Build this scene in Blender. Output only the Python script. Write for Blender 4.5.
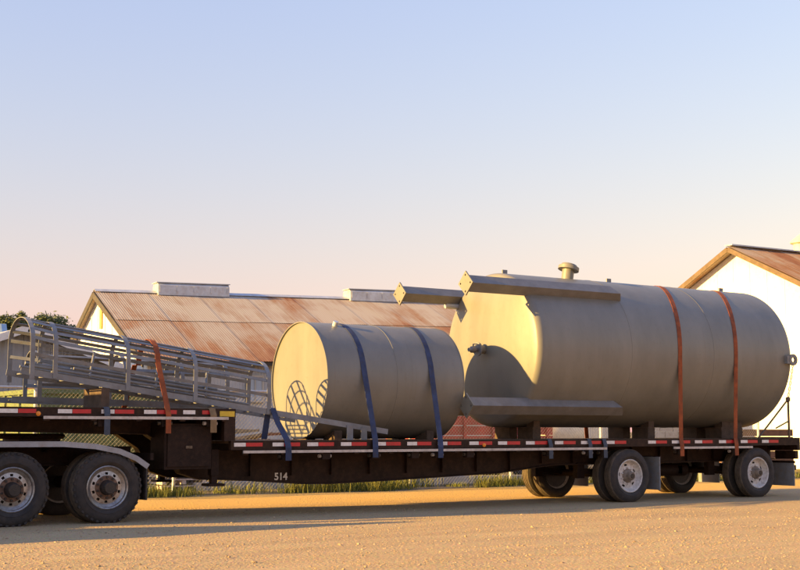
import bpy, math, random
from mathutils import Vector, Matrix
random.seed(7)
R = math.radians
for o in list(bpy.data.objects): bpy.data.objects.remove(o)
scene = bpy.context.scene
col = scene.collection

# ------------------------------------------------------------------ camera
CAM = Vector((-6.48, -18.87, 1.275))
yaw = math.atan2(.838, .545); pitch = math.atan(146 / 1300)
fw = Vector((math.cos(yaw) * math.cos(pitch), math.sin(yaw) * math.cos(pitch), math.sin(pitch)))
cd = bpy.data.cameras.new('camera'); cam = bpy.data.objects.new('camera', cd); col.objects.link(cam)
cd.sensor_width = 36; cd.lens = 36 * 1300 / 800; cd.clip_start = .1; cd.clip_end = 4000
cam.location = CAM; cam.rotation_euler = fw.to_track_quat('-Z', 'Y').to_euler()
scene.camera = cam

# ------------------------------------------------------------------ sky, sun, exposure
SUN = Vector((1, -.175, -.235)).normalized()          # direction in which the light travels
elev = math.asin(-SUN.z)
w = bpy.data.worlds.new('World'); scene.world = w; w.use_nodes = True
nt = w.node_tree; nt.nodes.clear()
sky = nt.nodes.new('ShaderNodeTexSky'); sky.sky_type = 'NISHITA'; sky.sun_disc = False
sky.sun_elevation = elev; sky.sun_rotation = math.atan2(-SUN.x, -SUN.y)
sky.altitude = 50; sky.air_density = 2.5; sky.dust_density = 0; sky.ozone_density = 2
bg = nt.nodes.new('ShaderNodeBackground'); bg.inputs[1].default_value = .1
out = nt.nodes.new('ShaderNodeOutputWorld')
# even summer haze over the whole sky: tint (white balance) and a pale veil, the same in every direction
ml = nt.nodes.new('ShaderNodeVectorMath'); ml.operation = 'MULTIPLY_ADD'
ml.inputs[1].default_value = (.515, .51, .57); ml.inputs[2].default_value = (.37, .44, 1.38)
nt.links.new(sky.outputs[0], ml.inputs[0]); nt.links.new(ml.outputs[0], bg.inputs[0]); nt.links.new(bg.outputs[0], out.inputs[0])
sl = bpy.data.lights.new('sun', 'SUN'); sl.energy = 5.0; sl.angle = R(.6); sl.color = (1, .62, .18)
so = bpy.data.objects.new('sun', sl); col.objects.link(so)
so.rotation_euler = SUN.to_track_quat('-Z', 'Y').to_euler(); so.location = (-30, 0, 20)
vs = scene.view_settings; vs.view_transform = 'Standard'; vs.look = 'None'; vs.gamma = 1; vs.exposure = 1.75
vs.use_curve_mapping = False
scene.render.resolution_x = 1024; scene.render.resolution_y = 730

# ------------------------------------------------------------------ materials
M = {}
class NT:
    def __init__(s, name):
        s.m = bpy.data.materials.new(name); s.m.use_nodes = True; s.t = s.m.node_tree
        s.b = s.t.nodes['Principled BSDF']
    def n(s, typ, **kw):
        x = s.t.nodes.new(typ)
        for k, v in kw.items():
            if k in x.inputs: x.inputs[k].default_value = v
            else: setattr(x, k, v)
        return x
    def l(s, a, b): s.t.links.new(a, b)
    def coord(s, kind='Object'):
        return s.n('ShaderNodeTexCoord').outputs[kind]
    def pos(s): return s.n('ShaderNodeNewGeometry').outputs['Position']
    def noise(s, vec, scale, detail=4, rough=.55, dist=0):
        x = s.n('ShaderNodeTexNoise'); x.inputs['Scale'].default_value = scale
        x.inputs['Detail'].default_value = detail; x.inputs['Roughness'].default_value = rough
        x.inputs['Distortion'].default_value = dist
        s.l(vec, x.inputs['Vector']); return x.outputs['Fac']
    def ramp(s, fac, stops):
        x = s.n('ShaderNodeValToRGB'); e = x.color_ramp.elements
        while len(e) < len(stops): e.new(.5)
        for i, (p, c) in enumerate(stops):
            e[i].position = p; e[i].color = (*c, 1) if len(c) == 3 else c
        s.l(fac, x.inputs[0]); return x.outputs[0]
    def mix(s, fac, a, b, mode='MIX'):
        x = s.n('ShaderNodeMix'); x.data_type = 'RGBA'; x.blend_type = mode
        for v, i in ((fac, 0), (a, 6), (b, 7)):
            if isinstance(v, (int, float)): x.inputs[i].default_value = v
            elif isinstance(v, tuple): x.inputs[i].default_value = (*v, 1)
            else: s.l(v, x.inputs[i])
        return x.outputs[2]
    def bump(s, h, strength=.3, dist=.01):
        x = s.n('ShaderNodeBump'); x.inputs['Strength'].default_value = strength
        x.inputs['Distance'].default_value = dist; s.l(h, x.inputs['Height'])
        s.l(x.outputs[0], s.b.inputs['Normal'])
    def scale(s, vec, sc):
        x = s.n('ShaderNodeMapping'); x.inputs['Scale'].default_value = sc
        s.l(vec, x.inputs['Vector']); return x.outputs[0]
    def col(s, c):
        if isinstance(c, tuple): s.b.inputs['Base Color'].default_value = (*c, 1)
        else: s.l(c, s.b.inputs['Base Color'])

def mat(name, c, rough=.6, metal=0, var=.25, sc=3., dirt=None, dirt_amt=.5, bump=0, spec=.5, bsc=60):
    """plain paint / rubber / wood with uneven tint, patches of dirt and fine relief"""
    k = NT(name); p = k.pos()
    a = k.noise(p, sc, 5)
    lo = tuple(x * (1 - var) for x in c); hi = tuple(min(1, x * (1 + var)) for x in c)
    cc = k.ramp(a, [(.3, lo), (.7, hi)])
    if dirt:
        d = k.noise(p, sc * 2.7, 6, .65)
        f = k.ramp(d, [(.45, (0, 0, 0)), (.72, (dirt_amt,) * 3)])
        cc = k.mix(f, cc, dirt)
    k.col(cc)
    k.b.inputs['Roughness'].default_value = rough; k.b.inputs['Metallic'].default_value = metal
    k.b.inputs['Specular IOR Level'].default_value = spec
    if bump: k.bump(k.noise(p, bsc, 3), bump, .004)
    M[name] = k.m; return k.m

# tank primer paint: grey beige, rain streaks running round the shell, scuffs
k = NT('tank_paint'); p = k.pos()
a = k.noise(k.scale(p, (1.3, 1.3, .35)), 1.6, 6, .6); b = k.noise(p, 9, 6, .7)
cc = k.ramp(a, [(.3, (.162, .156, .132)), (.7, (.212, .202, .172))])
cc = k.mix(k.ramp(b, [(.56, (0, 0, 0)), (.8, (.4,) * 3)]), cc, (.13, .11, .085))
st_ = k.noise(k.scale(p, (9, 1.2, .25)), 1.0, 6, .7)                  # faint rain and rust streaks
cc = k.mix(k.ramp(st_, [(.60, (0, 0, 0)), (.78, (.42,) * 3)]), cc, (.15, .115, .075))
sc_ = k.noise(k.scale(p, (3, 14, 3)), 1.6, 6, .8, 1.5)               # scuffs down to dark primer
cc = k.mix(k.ramp(sc_, [(.685, (0, 0, 0)), (.72, (.55,) * 3)]), cc, (.10, .085, .07)); k.col(cc)
k.b.inputs['Roughness'].default_value = .42; k.bump(k.noise(p, 1.7, 4), .2, .035); M['tank_paint'] = k.m
mat('steel_grey', (.185, .195, .205), .5, var=.2, sc=5, dirt=(.16, .11, .075), dirt_amt=.35)
mat('trailer_black', (.025, .0125, .008), .6, var=.35, sc=4, dirt=(.065, .034, .019), dirt_amt=.6, bump=.1, spec=.2)
mat('chassis_black', (.018, .009, .006), .65, var=.3, sc=6, dirt=(.05, .026, .015), dirt_amt=.5, spec=.2)
mat('cab_paint', (.35, .34, .33), .35, var=.08, sc=2)
mat('deck_wood', (.16, .10, .06), .85, var=.35, sc=8, bump=.4)
mat('timber', (.34, .24, .14), .85, var=.3, sc=9, bump=.3)
mat('rub_rail', (.52, .47, .42), .45, var=.2, sc=6, dirt=(.2, .13, .09), dirt_amt=.5)
mat('tape_red', (.52, .012, .02), .35, var=.15, sc=9, dirt=(.2, .06, .04), dirt_amt=.4)
mat('tape_white', (.74, .70, .66), .35, var=.08, sc=9, dirt=(.35, .27, .2), dirt_amt=.35)
mat('marker_yellow', (.62, .42, .03), .45, var=.15, sc=12)
mat('marker_amber', (.75, .24, .02), .25, var=.1, sc=20)
mat('number_paint', (.72, .66, .58), .6, var=.15, sc=30)
mat('alloy', (.42, .40, .38), .38, metal=.75, var=.2, sc=9, dirt=(.12, .07, .045), dirt_amt=.6)
mat('white_wheel', (.62, .59, .55), .5, var=.12, sc=9, dirt=(.22, .15, .1), dirt_amt=.6)
mat('hub_rust', (.16, .09, .055), .7, var=.4, sc=22)
mat('hub_paint', (.20, .16, .12), .6, var=.35, sc=14, dirt=(.09, .06, .04))
mat('hub_dark', (.02, .016, .014), .5, var=.3, sc=22, dirt=(.08, .05, .03))
mat('fender_grey', (.30, .31, .33), .42, var=.15, sc=3, dirt=(.2, .15, .11), dirt_amt=.5)
mat('flap_grey', (.20, .205, .215), .7, var=.15, sc=5, dirt=(.2, .15, .1), dirt_amt=.6, bump=.1)
mat('flap_black', (.028, .025, .024), .75, var=.25, sc=5, dirt=(.10, .07, .05))
mat('strap_blue', (.028, .045, .105), .85, var=.35, sc=6, dirt=(.06, .05, .045), dirt_amt=.5, bump=.2)
mat('strap_grey', (.05, .062, .085), .8, var=.2, sc=14, bump=.2)
mat('strap_tan', (.20, .13, .06), .8, var=.2, sc=14, bump=.2)
mat('strap_orange', (.26, .062, .015), .85, var=.35, sc=5, dirt=(.10, .035, .018), dirt_amt=.6, bump=.2)
mat('chain_steel', (.12, .095, .07), .5, metal=.6, var=.4, sc=30)
mat('galvanised', (.50, .53, .56), .45, metal=.35, var=.15, sc=3, dirt=(.32, .2, .12), dirt_amt=.35)
mat('fence_wire', (.36, .33, .29), .5, metal=.2, var=.15, sc=4)
mat('leg_paint', (.175, .17, .165), .5, var=.15, sc=5, dirt=(.14, .11, .085), dirt_amt=.35)
mat('rake_tan', (.13, .088, .055), .8, var=.2, sc=6)
mat('dunnage', (.085, .055, .035), .85, var=.3, sc=9, bump=.3)
mat('white_wall', (.82, .81, .77), .7, var=.06, sc=2, dirt=(.62, .56, .46), dirt_amt=.4)
mat('barn_trim', (.06, .05, .04), .75, var=.25, sc=5)
mat('vent_ochre', (.50, .36, .10), .8, var=.2, sc=6)
mat('siding', (.50, .51, .52), .55, var=.12, sc=1.4, dirt=(.34, .29, .24), dirt_amt=.4)
mat('shed_siding', (.30, .315, .33), .6, var=.12, sc=1.4)
mat('shed_roof', (.40, .41, .42), .5, var=.1, sc=1.4)
mat('blue_roof', (.27, .36, .44), .45, var=.12, sc=1)
mat('glass_dark', (.03, .035, .04), .08, var=.1, sc=2)
mat('glass_pale', (.42, .50, .56), .12, var=.1, sc=2)
mat('window_frame', (.5, .46, .4), .7, var=.1)
mat('pipe_cream', (.62, .58, .42), .6, var=.1)
mat('bin_green', (.125, .165, .055), .55, var=.2, sc=3, dirt=(.2, .17, .09), dirt_amt=.5)
mat('bin_olive', (.06, .07, .03), .6, var=.2, sc=3, dirt=(.2, .15, .08))
mat('machine_orange', (.20, .06, .025), .5, var=.2, sc=4, dirt=(.2, .1, .05))
mat('wagon_red', (.42, .035, .03), .5, var=.25, sc=3, dirt=(.2, .08, .05))
mat('cream_paint', (.66, .58, .42), .55, var=.1, sc=3, dirt=(.4, .3, .2))
mat('post_brown', (.17, .08, .04), .8, var=.3, sc=8)
mat('concrete', (.40, .38, .35), .9, var=.15, sc=3, dirt=(.25, .22, .18), bump=.3)
mat('bark', (.12, .085, .06), .9, var=.3, sc=12, bump=.5)
mat('pallet_white', (.62, .52, .46), .8, var=.15, sc=6)

# tyre rubber with road dust
k = NT('rubber'); p = k.pos()
cc = k.ramp(k.noise(p, 7, 6, .65), [(.35, (.020, .018, .017)), (.75, (.055, .042, .034))]); k.col(cc)
k.b.inputs['Roughness'].default_value = .78; k.bump(k.noise(p, 55, 3), .3, .004); M['rubber'] = k.m
mat('tread', (.12, .095, .07), .9, var=.3, sc=6, dirt=(.05, .04, .032), dirt_amt=.6, spec=.15)

# rusty corrugated roof: galvanised sheet, rust in patches and streaks running down the slope
def rusty(name, base_hi, amount):
    k = NT(name); p = k.coord('Generated'); g = k.pos()
    oi = k.n('ShaderNodeObjectInfo').outputs['Random']
    ad = k.n('ShaderNodeVectorMath', operation='ADD'); k.l(g, ad.inputs[0])
    big = k.noise(k.scale(g, (1, .55, .55)), .55, 5, .6, .4)
    streak = k.noise(k.scale(k.coord(), (14, .6, 1)), 1.0, 5, .6)
    f = k.n('ShaderNodeMath', operation='MULTIPLY_ADD'); k.l(streak, f.inputs[0]); f.inputs[1].default_value = .42; k.l(big, f.inputs[2])
    f2 = k.n('ShaderNodeMath', operation='MULTIPLY_ADD'); k.l(oi, f2.inputs[0]); f2.inputs[1].default_value = .14; k.l(f.outputs[0], f2.inputs[2])
    cc = k.ramp(f2.outputs[0], [(.62 - amount, base_hi), (.74 - amount, (.35, .26, .19)), (.85 - amount, (.31, .165, .085)), (.98 - amount, (.22, .09, .042))])
    k.col(cc); k.b.inputs['Roughness'].default_value = .75; k.b.inputs['Specular IOR Level'].default_value = .25
    M[name] = k.m
rusty('roof_rust', (.42, .36, .295), -.09)
rusty('roof_rust_heavy', (.40, .335, .27), .045)

# gravel / yard ground
k = NT('gravel'); p = k.pos()
v = k.n('ShaderNodeTexVoronoi'); v.inputs['Scale'].default_value = 26; k.l(p, v.inputs['Vector'])
v2 = k.n('ShaderNodeTexVoronoi'); v2.inputs['Scale'].default_value = 70; k.l(p, v2.inputs['Vector'])
big = k.noise(p, .22, 5, .6, .5); mid = k.noise(k.scale(p, (.35, 2.0, 1)), 1.0, 5, .6); fine = k.noise(p, 34, 5, .7)
c1 = k.ramp(mid, [(.3, (.40, .285, .14)), (.7, (.56, .41, .22))])
c1 = k.mix(k.ramp(big, [(.4, (0, 0, 0)), (.7, (.6,) * 3)]), c1, (.44, .30, .155))
c1 = k.mix(.45, c1, k.ramp(fine, [(.25, (.24, .16, .08)), (.5, (.46, .335, .19)), (.78, (.66, .51, .33))]))
c1 = k.mix(.22, c1, v2.outputs['Color'], 'OVERLAY')
# beyond the road's far edge: dry dirt and weeds
sx = k.n('ShaderNodeSeparateXYZ'); k.l(p, sx.inputs[0])
edge = k.n('ShaderNodeMath', operation='MULTIPLY_ADD'); k.l(k.noise(p, .9, 4), edge.inputs[0]); edge.inputs[1].default_value = 1.1; k.l(sx.outputs[1], edge.inputs[2])
mr = k.n('ShaderNodeMapRange'); k.l(edge.outputs[0], mr.inputs[0]); mr.inputs[1].default_value = 5.3; mr.inputs[2].default_value = 5.7
# compacted wheel lanes and damp stains along the yard
lane = k.noise(k.scale(p, (.05, 1.15, 1)), 1.0, 3, .5, .3)
c1 = k.mix(k.ramp(lane, [(.38, (.42,) * 3), (.52, (0, 0, 0))]), c1, (.36, .255, .15))
c1 = k.mix(k.ramp(k.noise(p, .55, 6, .7), [(.60, (0, 0, 0)), (.74, (.45,) * 3)]), c1, (.27, .20, .12))
# ochre dirt lane beyond the trailer; its brightened colour paints in the sunlit strip
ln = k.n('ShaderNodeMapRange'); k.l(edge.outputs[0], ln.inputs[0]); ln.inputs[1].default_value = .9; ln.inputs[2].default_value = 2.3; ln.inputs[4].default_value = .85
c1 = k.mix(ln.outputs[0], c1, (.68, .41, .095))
dirtc = k.ramp(k.noise(p, 1.3, 6, .65), [(.35, (.09, .085, .04)), (.5, (.17, .13, .07)), (.7, (.30, .23, .15))])
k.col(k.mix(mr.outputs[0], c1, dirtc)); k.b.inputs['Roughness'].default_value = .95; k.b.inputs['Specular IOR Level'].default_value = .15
ad = k.n('ShaderNodeMath', operation='MULTIPLY_ADD'); k.l(v.outputs['Distance'], ad.inputs[0]); ad.inputs[1].default_value = -.8; k.l(fine, ad.inputs[2])
k.bump(ad.outputs[0], .55, .02); M['gravel'] = k.m
# loose stones
k = NT('stone'); p = k.pos()
cc = k.ramp(k.noise(p, 9, 3), [(.3, (.23, .155, .085)), (.55, (.40, .285, .165)), (.75, (.60, .46, .30))]); k.col(cc)
k.b.inputs['Roughness'].default_value = .9; M['stone'] = k.m
# leaves and grass
def leafmat(name, lo, hi):
    k = NT(name); p = k.pos()
    k.col(k.ramp(k.noise(p, 3.1, 3), [(.3, lo), (.7, hi)])); k.b.inputs['Roughness'].default_value = .7
    k.b.inputs['Specular IOR Level'].default_value = .2
    M[name] = k.m
leafmat('grass', (.10, .125, .022), (.27, .25, .055))
leafmat('leaves', (.075, .095, .03), (.16, .17, .06))

# ------------------------------------------------------------------ mesh helpers
class MB:
    def __init__(s): s.v = []; s.f = []
    def add(s, vs, fs):
        b = len(s.v); s.v += [tuple(q) for q in vs]; s.f += [tuple(i + b for i in f) for f in fs]; return s
    def box(s, x0, x1, y0, y1, z0, z1):
        vs = [(x, y, z) for x in (x0, x1) for y in (y0, y1) for z in (z0, z1)]
        return s.add(vs, [(0, 1, 3, 2), (4, 6, 7, 5), (0, 4, 5, 1), (2, 3, 7, 6), (0, 2, 6, 4), (1, 5, 7, 3)])
    def beam(s, p, q, wd, h, up=(0, 0, 1)):
        p, q = Vector(p), Vector(q); d = (q - p).normalized(); u = Vector(up)
        a = d.cross(u)
        if a.length < 1e-4: a = d.cross(Vector((0, 1, 0)))
        a.normalize(); c = a.cross(d).normalized()
        vs = [b + a * i * wd / 2 + c * j * h / 2 for b in (p, q) for i, j in ((-1, -1), (1, -1), (1, 1), (-1, 1))]
        return s.add(vs, [(3, 2, 1, 0), (4, 5, 6, 7)] + [(i, (i + 1) % 4, (i + 1) % 4 + 4, i + 4) for i in range(4)])
    def tube(s, p, q, r, n=8, r2=None, caps=True):
        p, q = Vector(p), Vector(q); d = (q - p).normalized(); r2 = r if r2 is None else r2
        a = d.orthogonal().normalized(); c = d.cross(a)
        vs = []
        for b, rr in ((p, r), (q, r2)):
            for i in range(n):
                t = 2 * math.pi * i / n; vs.append(b + (a * math.cos(t) + c * math.sin(t)) * rr)
        fs = [(i, (i + 1) % n, (i + 1) % n + n, i + n) for i in range(n)]
        if caps: fs += [tuple(range(n - 1, -1, -1)), tuple(range(n, 2 * n))]
        return s.add(vs, fs)
    def path(s, pts, wd, h, ups=None):
        """flat bar swept along points; wd across, h thick"""
        pts = [Vector(q) for q in pts]; n = len(pts); vs = []
        for i, q in enumerate(pts):
            d = (pts[min(i + 1, n - 1)] - pts[max(i - 1, 0)]).normalized(); u = Vector(ups[i] if isinstance(ups, list) else ups)
            a = d.cross(u).normalized(); c = a.cross(d).normalized()
            for e, j in ((-1, -1), (1, -1), (1, 1), (-1, 1)): vs.append(q + a * e * wd / 2 + c * j * h / 2)
        fs = [(3, 2, 1, 0), tuple(4 * (n - 1) + i for i in range(4))]
        for i in range(n - 1):
            for j in range(4): fs.append((4 * i + j, 4 * i + (j + 1) % 4, 4 * i + 4 + (j + 1) % 4, 4 * i + 4 + j))
        return s.add(vs, fs)
    def lathe(s, prof, o=(0, 0, 0), ax='y', n=48, cap0=False, cap1=False):
        """prof: list of (position along axis, radius)"""
        vs = []; o = Vector(o)
        for a, r in prof:
            for i in range(n):
                t = 2 * math.pi * i / n; c, d = r * math.cos(t), r * math.sin(t)
                vs.append(o + Vector({'x': (a, c, d), 'y': (c, a, d), 'z': (c, d, a)}[ax]))
        m = len(prof); fs = []
        for k_ in range(m - 1):
            for i in range(n):
                q = (k_ * n + i, k_ * n + (i + 1) % n, (k_ + 1) * n + (i + 1) % n, (k_ + 1) * n + i)
                fs.append(q)
        if cap0: fs.append(tuple(range(n)))
        if cap1: fs.append(tuple((m - 1) * n + i for i in range(n)))
        return s.add(vs, fs)
    def prism(s, pts, a0, a1, plane='xz'):
        """polygon pts extruded along the missing axis from a0 to a1"""
        def P(q, a): return {'xz': (q[0], a, q[1]), 'yz': (a, q[0], q[1]), 'xy': (q[0], q[1], a)}[plane]
        n = len(pts); vs = [P(q, a0) for q in pts] + [P(q, a1) for q in pts]
        return s.add(vs, [tuple(range(n)), tuple(range(2 * n - 1, n - 1, -1))] + [(i, (i + 1) % n, (i + 1) % n + n, i + n) for i in range(n)])
    def build(s, name, m, parent=None, smooth=False, world=True, fix=True):
        off = Vector((0, 0, 0))
        if parent is not None and world:
            q = parent
            while q is not None: off += q.location; q = q.parent
        me = bpy.data.meshes.new(name)
        me.from_pydata([tuple(Vector(q) - off) for q in s.v] if off.length else s.v, [], s.f)
        if fix:
            import bmesh
            bm = bmesh.new(); bm.from_mesh(me); bmesh.ops.recalc_face_normals(bm, faces=bm.faces); bm.to_mesh(me); bm.free()
        me.materials.append(M[m])
        if smooth:
            me.shade_smooth()
            if smooth != 'all': me.set_sharp_from_angle(angle=R(smooth if smooth is not True else 35))
        me.update()
        o = bpy.data.objects.new(name, me); col.objects.link(o)
        if parent is not None: o.parent = parent
        return o

def tag(o, label=None, cat=None, group=None, kind=None):
    if label: o['label'] = label
    if cat: o['category'] = cat
    if group: o['group'] = group
    if kind: o['kind'] = kind
    return o
def empty(name, loc=(0, 0, 0), rz=0, **kw):
    o = bpy.data.objects.new(name, None); col.objects.link(o); o.location = loc; o.rotation_euler = (0, 0, rz)
    o.empty_display_size = .2; tag(o, **kw); return o
def copy_tree(o, parent=None):
    c = o.copy(); col.objects.link(c); c.parent = parent
    for ch in list(o.children): copy_tree(ch, c)
    return c

# ================================================================== SETTING
# ground: one sheet to the horizon, fine grid near the trailer for gentle unevenness
g = MB(); xs = [-900, -300, -90, -40] + [-24 + i * .6 for i in range(100)] + [50, 90, 300, 900]
ys = [-400, -120, -50] + [-22 + i * .5 for i in range(70)] + [20, 40, 90, 300, 900]
from mathutils import noise as mnoise
def gz(x, y):
    if -20 < x < 34 and -20 < y < 12.4:
        fade = min(1, max(0, (-1.9 - y) / 1.5)) if y < 2 else min(1, max(0, (y - 2.4) / 1.5))
        return fade * (.025 * mnoise.noise((x * .35, y * .9, 0)) + .012 * mnoise.noise((x * .8, y * 2.1, 4)))
    return 0
for y in ys:
    for x in xs: g.v.append((x, y, gz(x, y)))
nx = len(xs)
for j in range(len(ys) - 1):
    for i in range(nx - 1): g.f.append((j * nx + i, j * nx + i + 1, (j + 1) * nx + i + 1, (j + 1) * nx + i))
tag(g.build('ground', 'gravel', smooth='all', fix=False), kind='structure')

# unseen gravel bank, added out of frame to the left to shade the foreground
mb = MB(); NX, NY = 60, 24
for i in range(NX + 1):
    x = -14.5 + 12.05 * i / NX
    crest = 1.85 * min(1, (x + 14.5) / 2.5) * min(1, max(0, (-2.45 - x) / 1.1)) ** .8
    for j in range(NY + 1):
        t = j / NY * 2 - 1; y = -2.02 + (t * 1.9 if t < 0 else t * .68)
        z = crest * max(0, 1 - abs(t)) ** .95 * (1 + .10 * mnoise.noise((x * .9, y * 1.3, 2))) + .03 * mnoise.noise((x * 4, y * 4, 1)) * min(1, crest) - .03
        mb.v.append((x, y, z))
for i in range(NX):
    for j in range(NY): a = i * (NY + 1) + j; mb.f.append((a, a + 1, a + NY + 2, a + NY + 1))
tag(mb.build('added_shade_bank', 'stone', smooth='all'), kind='structure')

# loose gravel in the foreground: small stones, one mass
mb = MB()
cr, sr = math.cos(yaw), math.sin(yaw)
for _ in range(15000):
    D = 11.4 + 10.5 * random.random() ** 1.1; X = (random.random() - .5) * D * .66
    x = CAM.x + D * cr + X * sr; y = CAM.y + D * sr - X * cr
    if y > 4.6: continue
    r = random.uniform(.004, .010)
    if random.random() < .07: r *= random.uniform(1.5, 2.6)
    a = random.random() * 6.3; z = gz(x, y) - r * .1; h = r * random.uniform(.6, 1.0); b = random.uniform(.65, 1.0)
    vs = []
    for lev, rr in ((0, 1.0), (.55, .85)):
        for i in range(6):
            t = math.pi / 3 * i + lev; q = r * rr * random.uniform(.85, 1.12)
            u, v_ = q * math.cos(t), q * b * math.sin(t)
            vs.append((x + u * math.cos(a) - v_ * math.sin(a), y + u * math.sin(a) + v_ * math.cos(a), z + h * lev))
    vs.append((x, y, z + h))
    mb.add(vs, [(i, (i + 1) % 6, (i + 1) % 6 + 6, i + 6) for i in range(6)] + [(6 + i, 6 + (i + 1) % 6, 12) for i in range(6)])
tag(mb.build('gravel', 'stone', fix=False), 'loose pale gravel strewn over the yard in the foreground', 'gravel', kind='stuff')

# grass along the fence
mb = MB()
def blade(x, y, h, lean, wd):
    a = random.random() * 6.3; dx, dy = math.cos(a), math.sin(a); z = gz(x, y) - .01
    p0 = (x - dy * wd, y + dx * wd, z); p1 = (x + dy * wd, y - dx * wd, z)
    m = (x + dx * lean * .4, y + dy * lean * .4, z + h * .65); t = (x + dx * lean, y + dy * lean, z + h)
    mb.add([p0, p1, (m[0] + dy * wd * .7, m[1] - dx * wd * .7, m[2]), (m[0] - dy * wd * .7, m[1] + dx * wd * .7, m[2]), t], [(0, 1, 2, 3), (3, 2, 4)])
clumps = [(random.uniform(-9, 30), 5.0 + abs(random.gauss(.3, .45)), random.uniform(.1, .34)) for _ in range(150)]
clumps += [(random.uniform(-2, 4.5), random.uniform(5.0, 6.0), random.uniform(.15, .32)) for _ in range(50)]
clumps += [(random.uniform(6.5, 10.5), random.uniform(5.2, 6.2), random.uniform(.2, .42)) for _ in range(30)]
clumps += [(15.8 + random.uniform(-.4, .9), -3.5 + random.uniform(-.3, .3), random.uniform(.06, .12)) for _ in range(7)]
for cx_, cy_, h in clumps:
    for _ in range(60):
        q = random.gauss(0, .17), random.gauss(0, .12)
        blade(cx_ + q[0], cy_ + q[1], h * random.uniform(.5, 1.15), h * random.uniform(.1, .6), random.uniform(.004, .009))
tag(mb.build('grass', 'grass', fix=False), 'unmown grass and weeds along the foot of the chain link fence', 'grass', kind='stuff')

# ================================================================== BUILDINGS
def corrug(wd, ln, pitch, depth, th=0):
    """one corrugated sheet: x across 0..wd, y along 0..ln, relief in z"""
    mb = MB(); n = int(round(wd / pitch * 4)); rows = 2
    for j in range(rows):
        for i in range(n + 1):
            ph = 2 * math.pi * i / 4
            mb.v.append((wd * i / n, ln * j, depth * .5 * math.sin(ph)))
    for i in range(n): mb.f.append((i, i + 1, n + 2 + i, n + 1 + i))
    return mb
def sheet_mesh(name, wd, ln, pitch, depth, m):
    mb = corrug(wd, ln, pitch, depth); me = bpy.data.meshes.new(name); me.from_pydata(mb.v, [], mb.f); me.materials.append(M[m]); me.shade_smooth(); return me
def place(me, name, parent, mtx):
    o = bpy.data.objects.new(name, me); col.objects.link(o); o.parent = parent; o.matrix_basis = mtx; return o
def frame(ox, ax, ay, az):
    m = Matrix.Identity(4)
    for i, v_ in enumerate((ax, ay, az)):
        for j in range(3): m[j][i] = v_[j]
    for j in range(3): m[j][3] = ox[j]
    return m

# ---- long barn with the rusty roof (local: x along the ridge, -y towards the road)
LB, HW, RZ, PT = 17.0, 6.0, 5.80, .42
barn = empty('barn', (8.165, 21.707, 0), math.atan2(-.1127, .9936), label='long barn with rusty corrugated roof and sunlit white gable behind the trailer', cat='barn')
barn.rotation_euler = (0, -math.atan(.017), math.atan2(-.1127, .9936))
EZ = RZ - HW * PT
LW = HW - .35      # wall line, inside the eaves
mb = MB(); mb.prism([(-LW, 0), (LW, 0), (LW, RZ - LW * PT - .1), (0, RZ - .12), (-LW, RZ - LW * PT - .1)], .2, .3, 'yz')
gable = mb.build('gable_wall', 'white_wall', barn, world=False)
for i in range(13):                                      # battens on the gable
    y = -LW + .45 + i * .9; top = RZ - abs(y) * PT - .16
    MB().box(.175, .197, y - .03, y + .03, .05, top).build('batten', 'white_wall', gable, world=False)
MB().box(.15, .173, -.42, -.14, RZ - 1.25, RZ - .62).build('gable_vent', 'vent_ochre', barn, world=False)
MB().box(.301, LB - .3, LW - .1, LW, 0, RZ - LW * PT - .12).build('back_wall', 'siding', barn, world=False)
MB().prism([(-LW, 0), (LW, 0), (LW, RZ - LW * PT - .1), (0, RZ - .12), (-LW, RZ - LW * PT - .1)], LB - .29, LB - .2, 'yz').build('rear_gable_wall', 'siding', barn, world=False)
MB().box(.301, LB - .3, -LW + .03, -LW + .12, 0, RZ - LW * PT - .12).build('front_wall', 'barn_trim', barn, world=False)
fwall = barn.children[-1]
me = sheet_mesh('wall_sheet', .9, RZ - LW * PT - .17, .09, .016, 'siding')
for i in range(18):
    place(me, 'wall_sheet', fwall, frame((.31 + i * .9, -LW + .008, .03), (1, 0, 0), (0, 0, 1), (0, -1, 0)))
def window(x, y, z0, z1, wd, glass, parent):
    f = MB()
    f.box(x, x + .06, y - .05, y, z0, z1); f.box(x + wd - .06, x + wd, y - .05, y, z0, z1)
    f.box(x + .06, x + wd - .06, y - .049, y, z1 - .06, z1); f.box(x + .06, x + wd - .06, y - .049, y, z0, z0 + .06)
    o = f.build('window', 'window_frame', parent, world=False)
    MB().box(x + .06, x + wd - .06, y - .02, y - .012, z0 + .06, z1 - .06).build('pane', glass, o, world=False)
    MB().box(x + wd / 2 - .02, x + wd / 2 + .02, y - .046, y - .021, z0 + .06, z1 - .06).build('mullion', 'window_frame', o, world=False)
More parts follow.
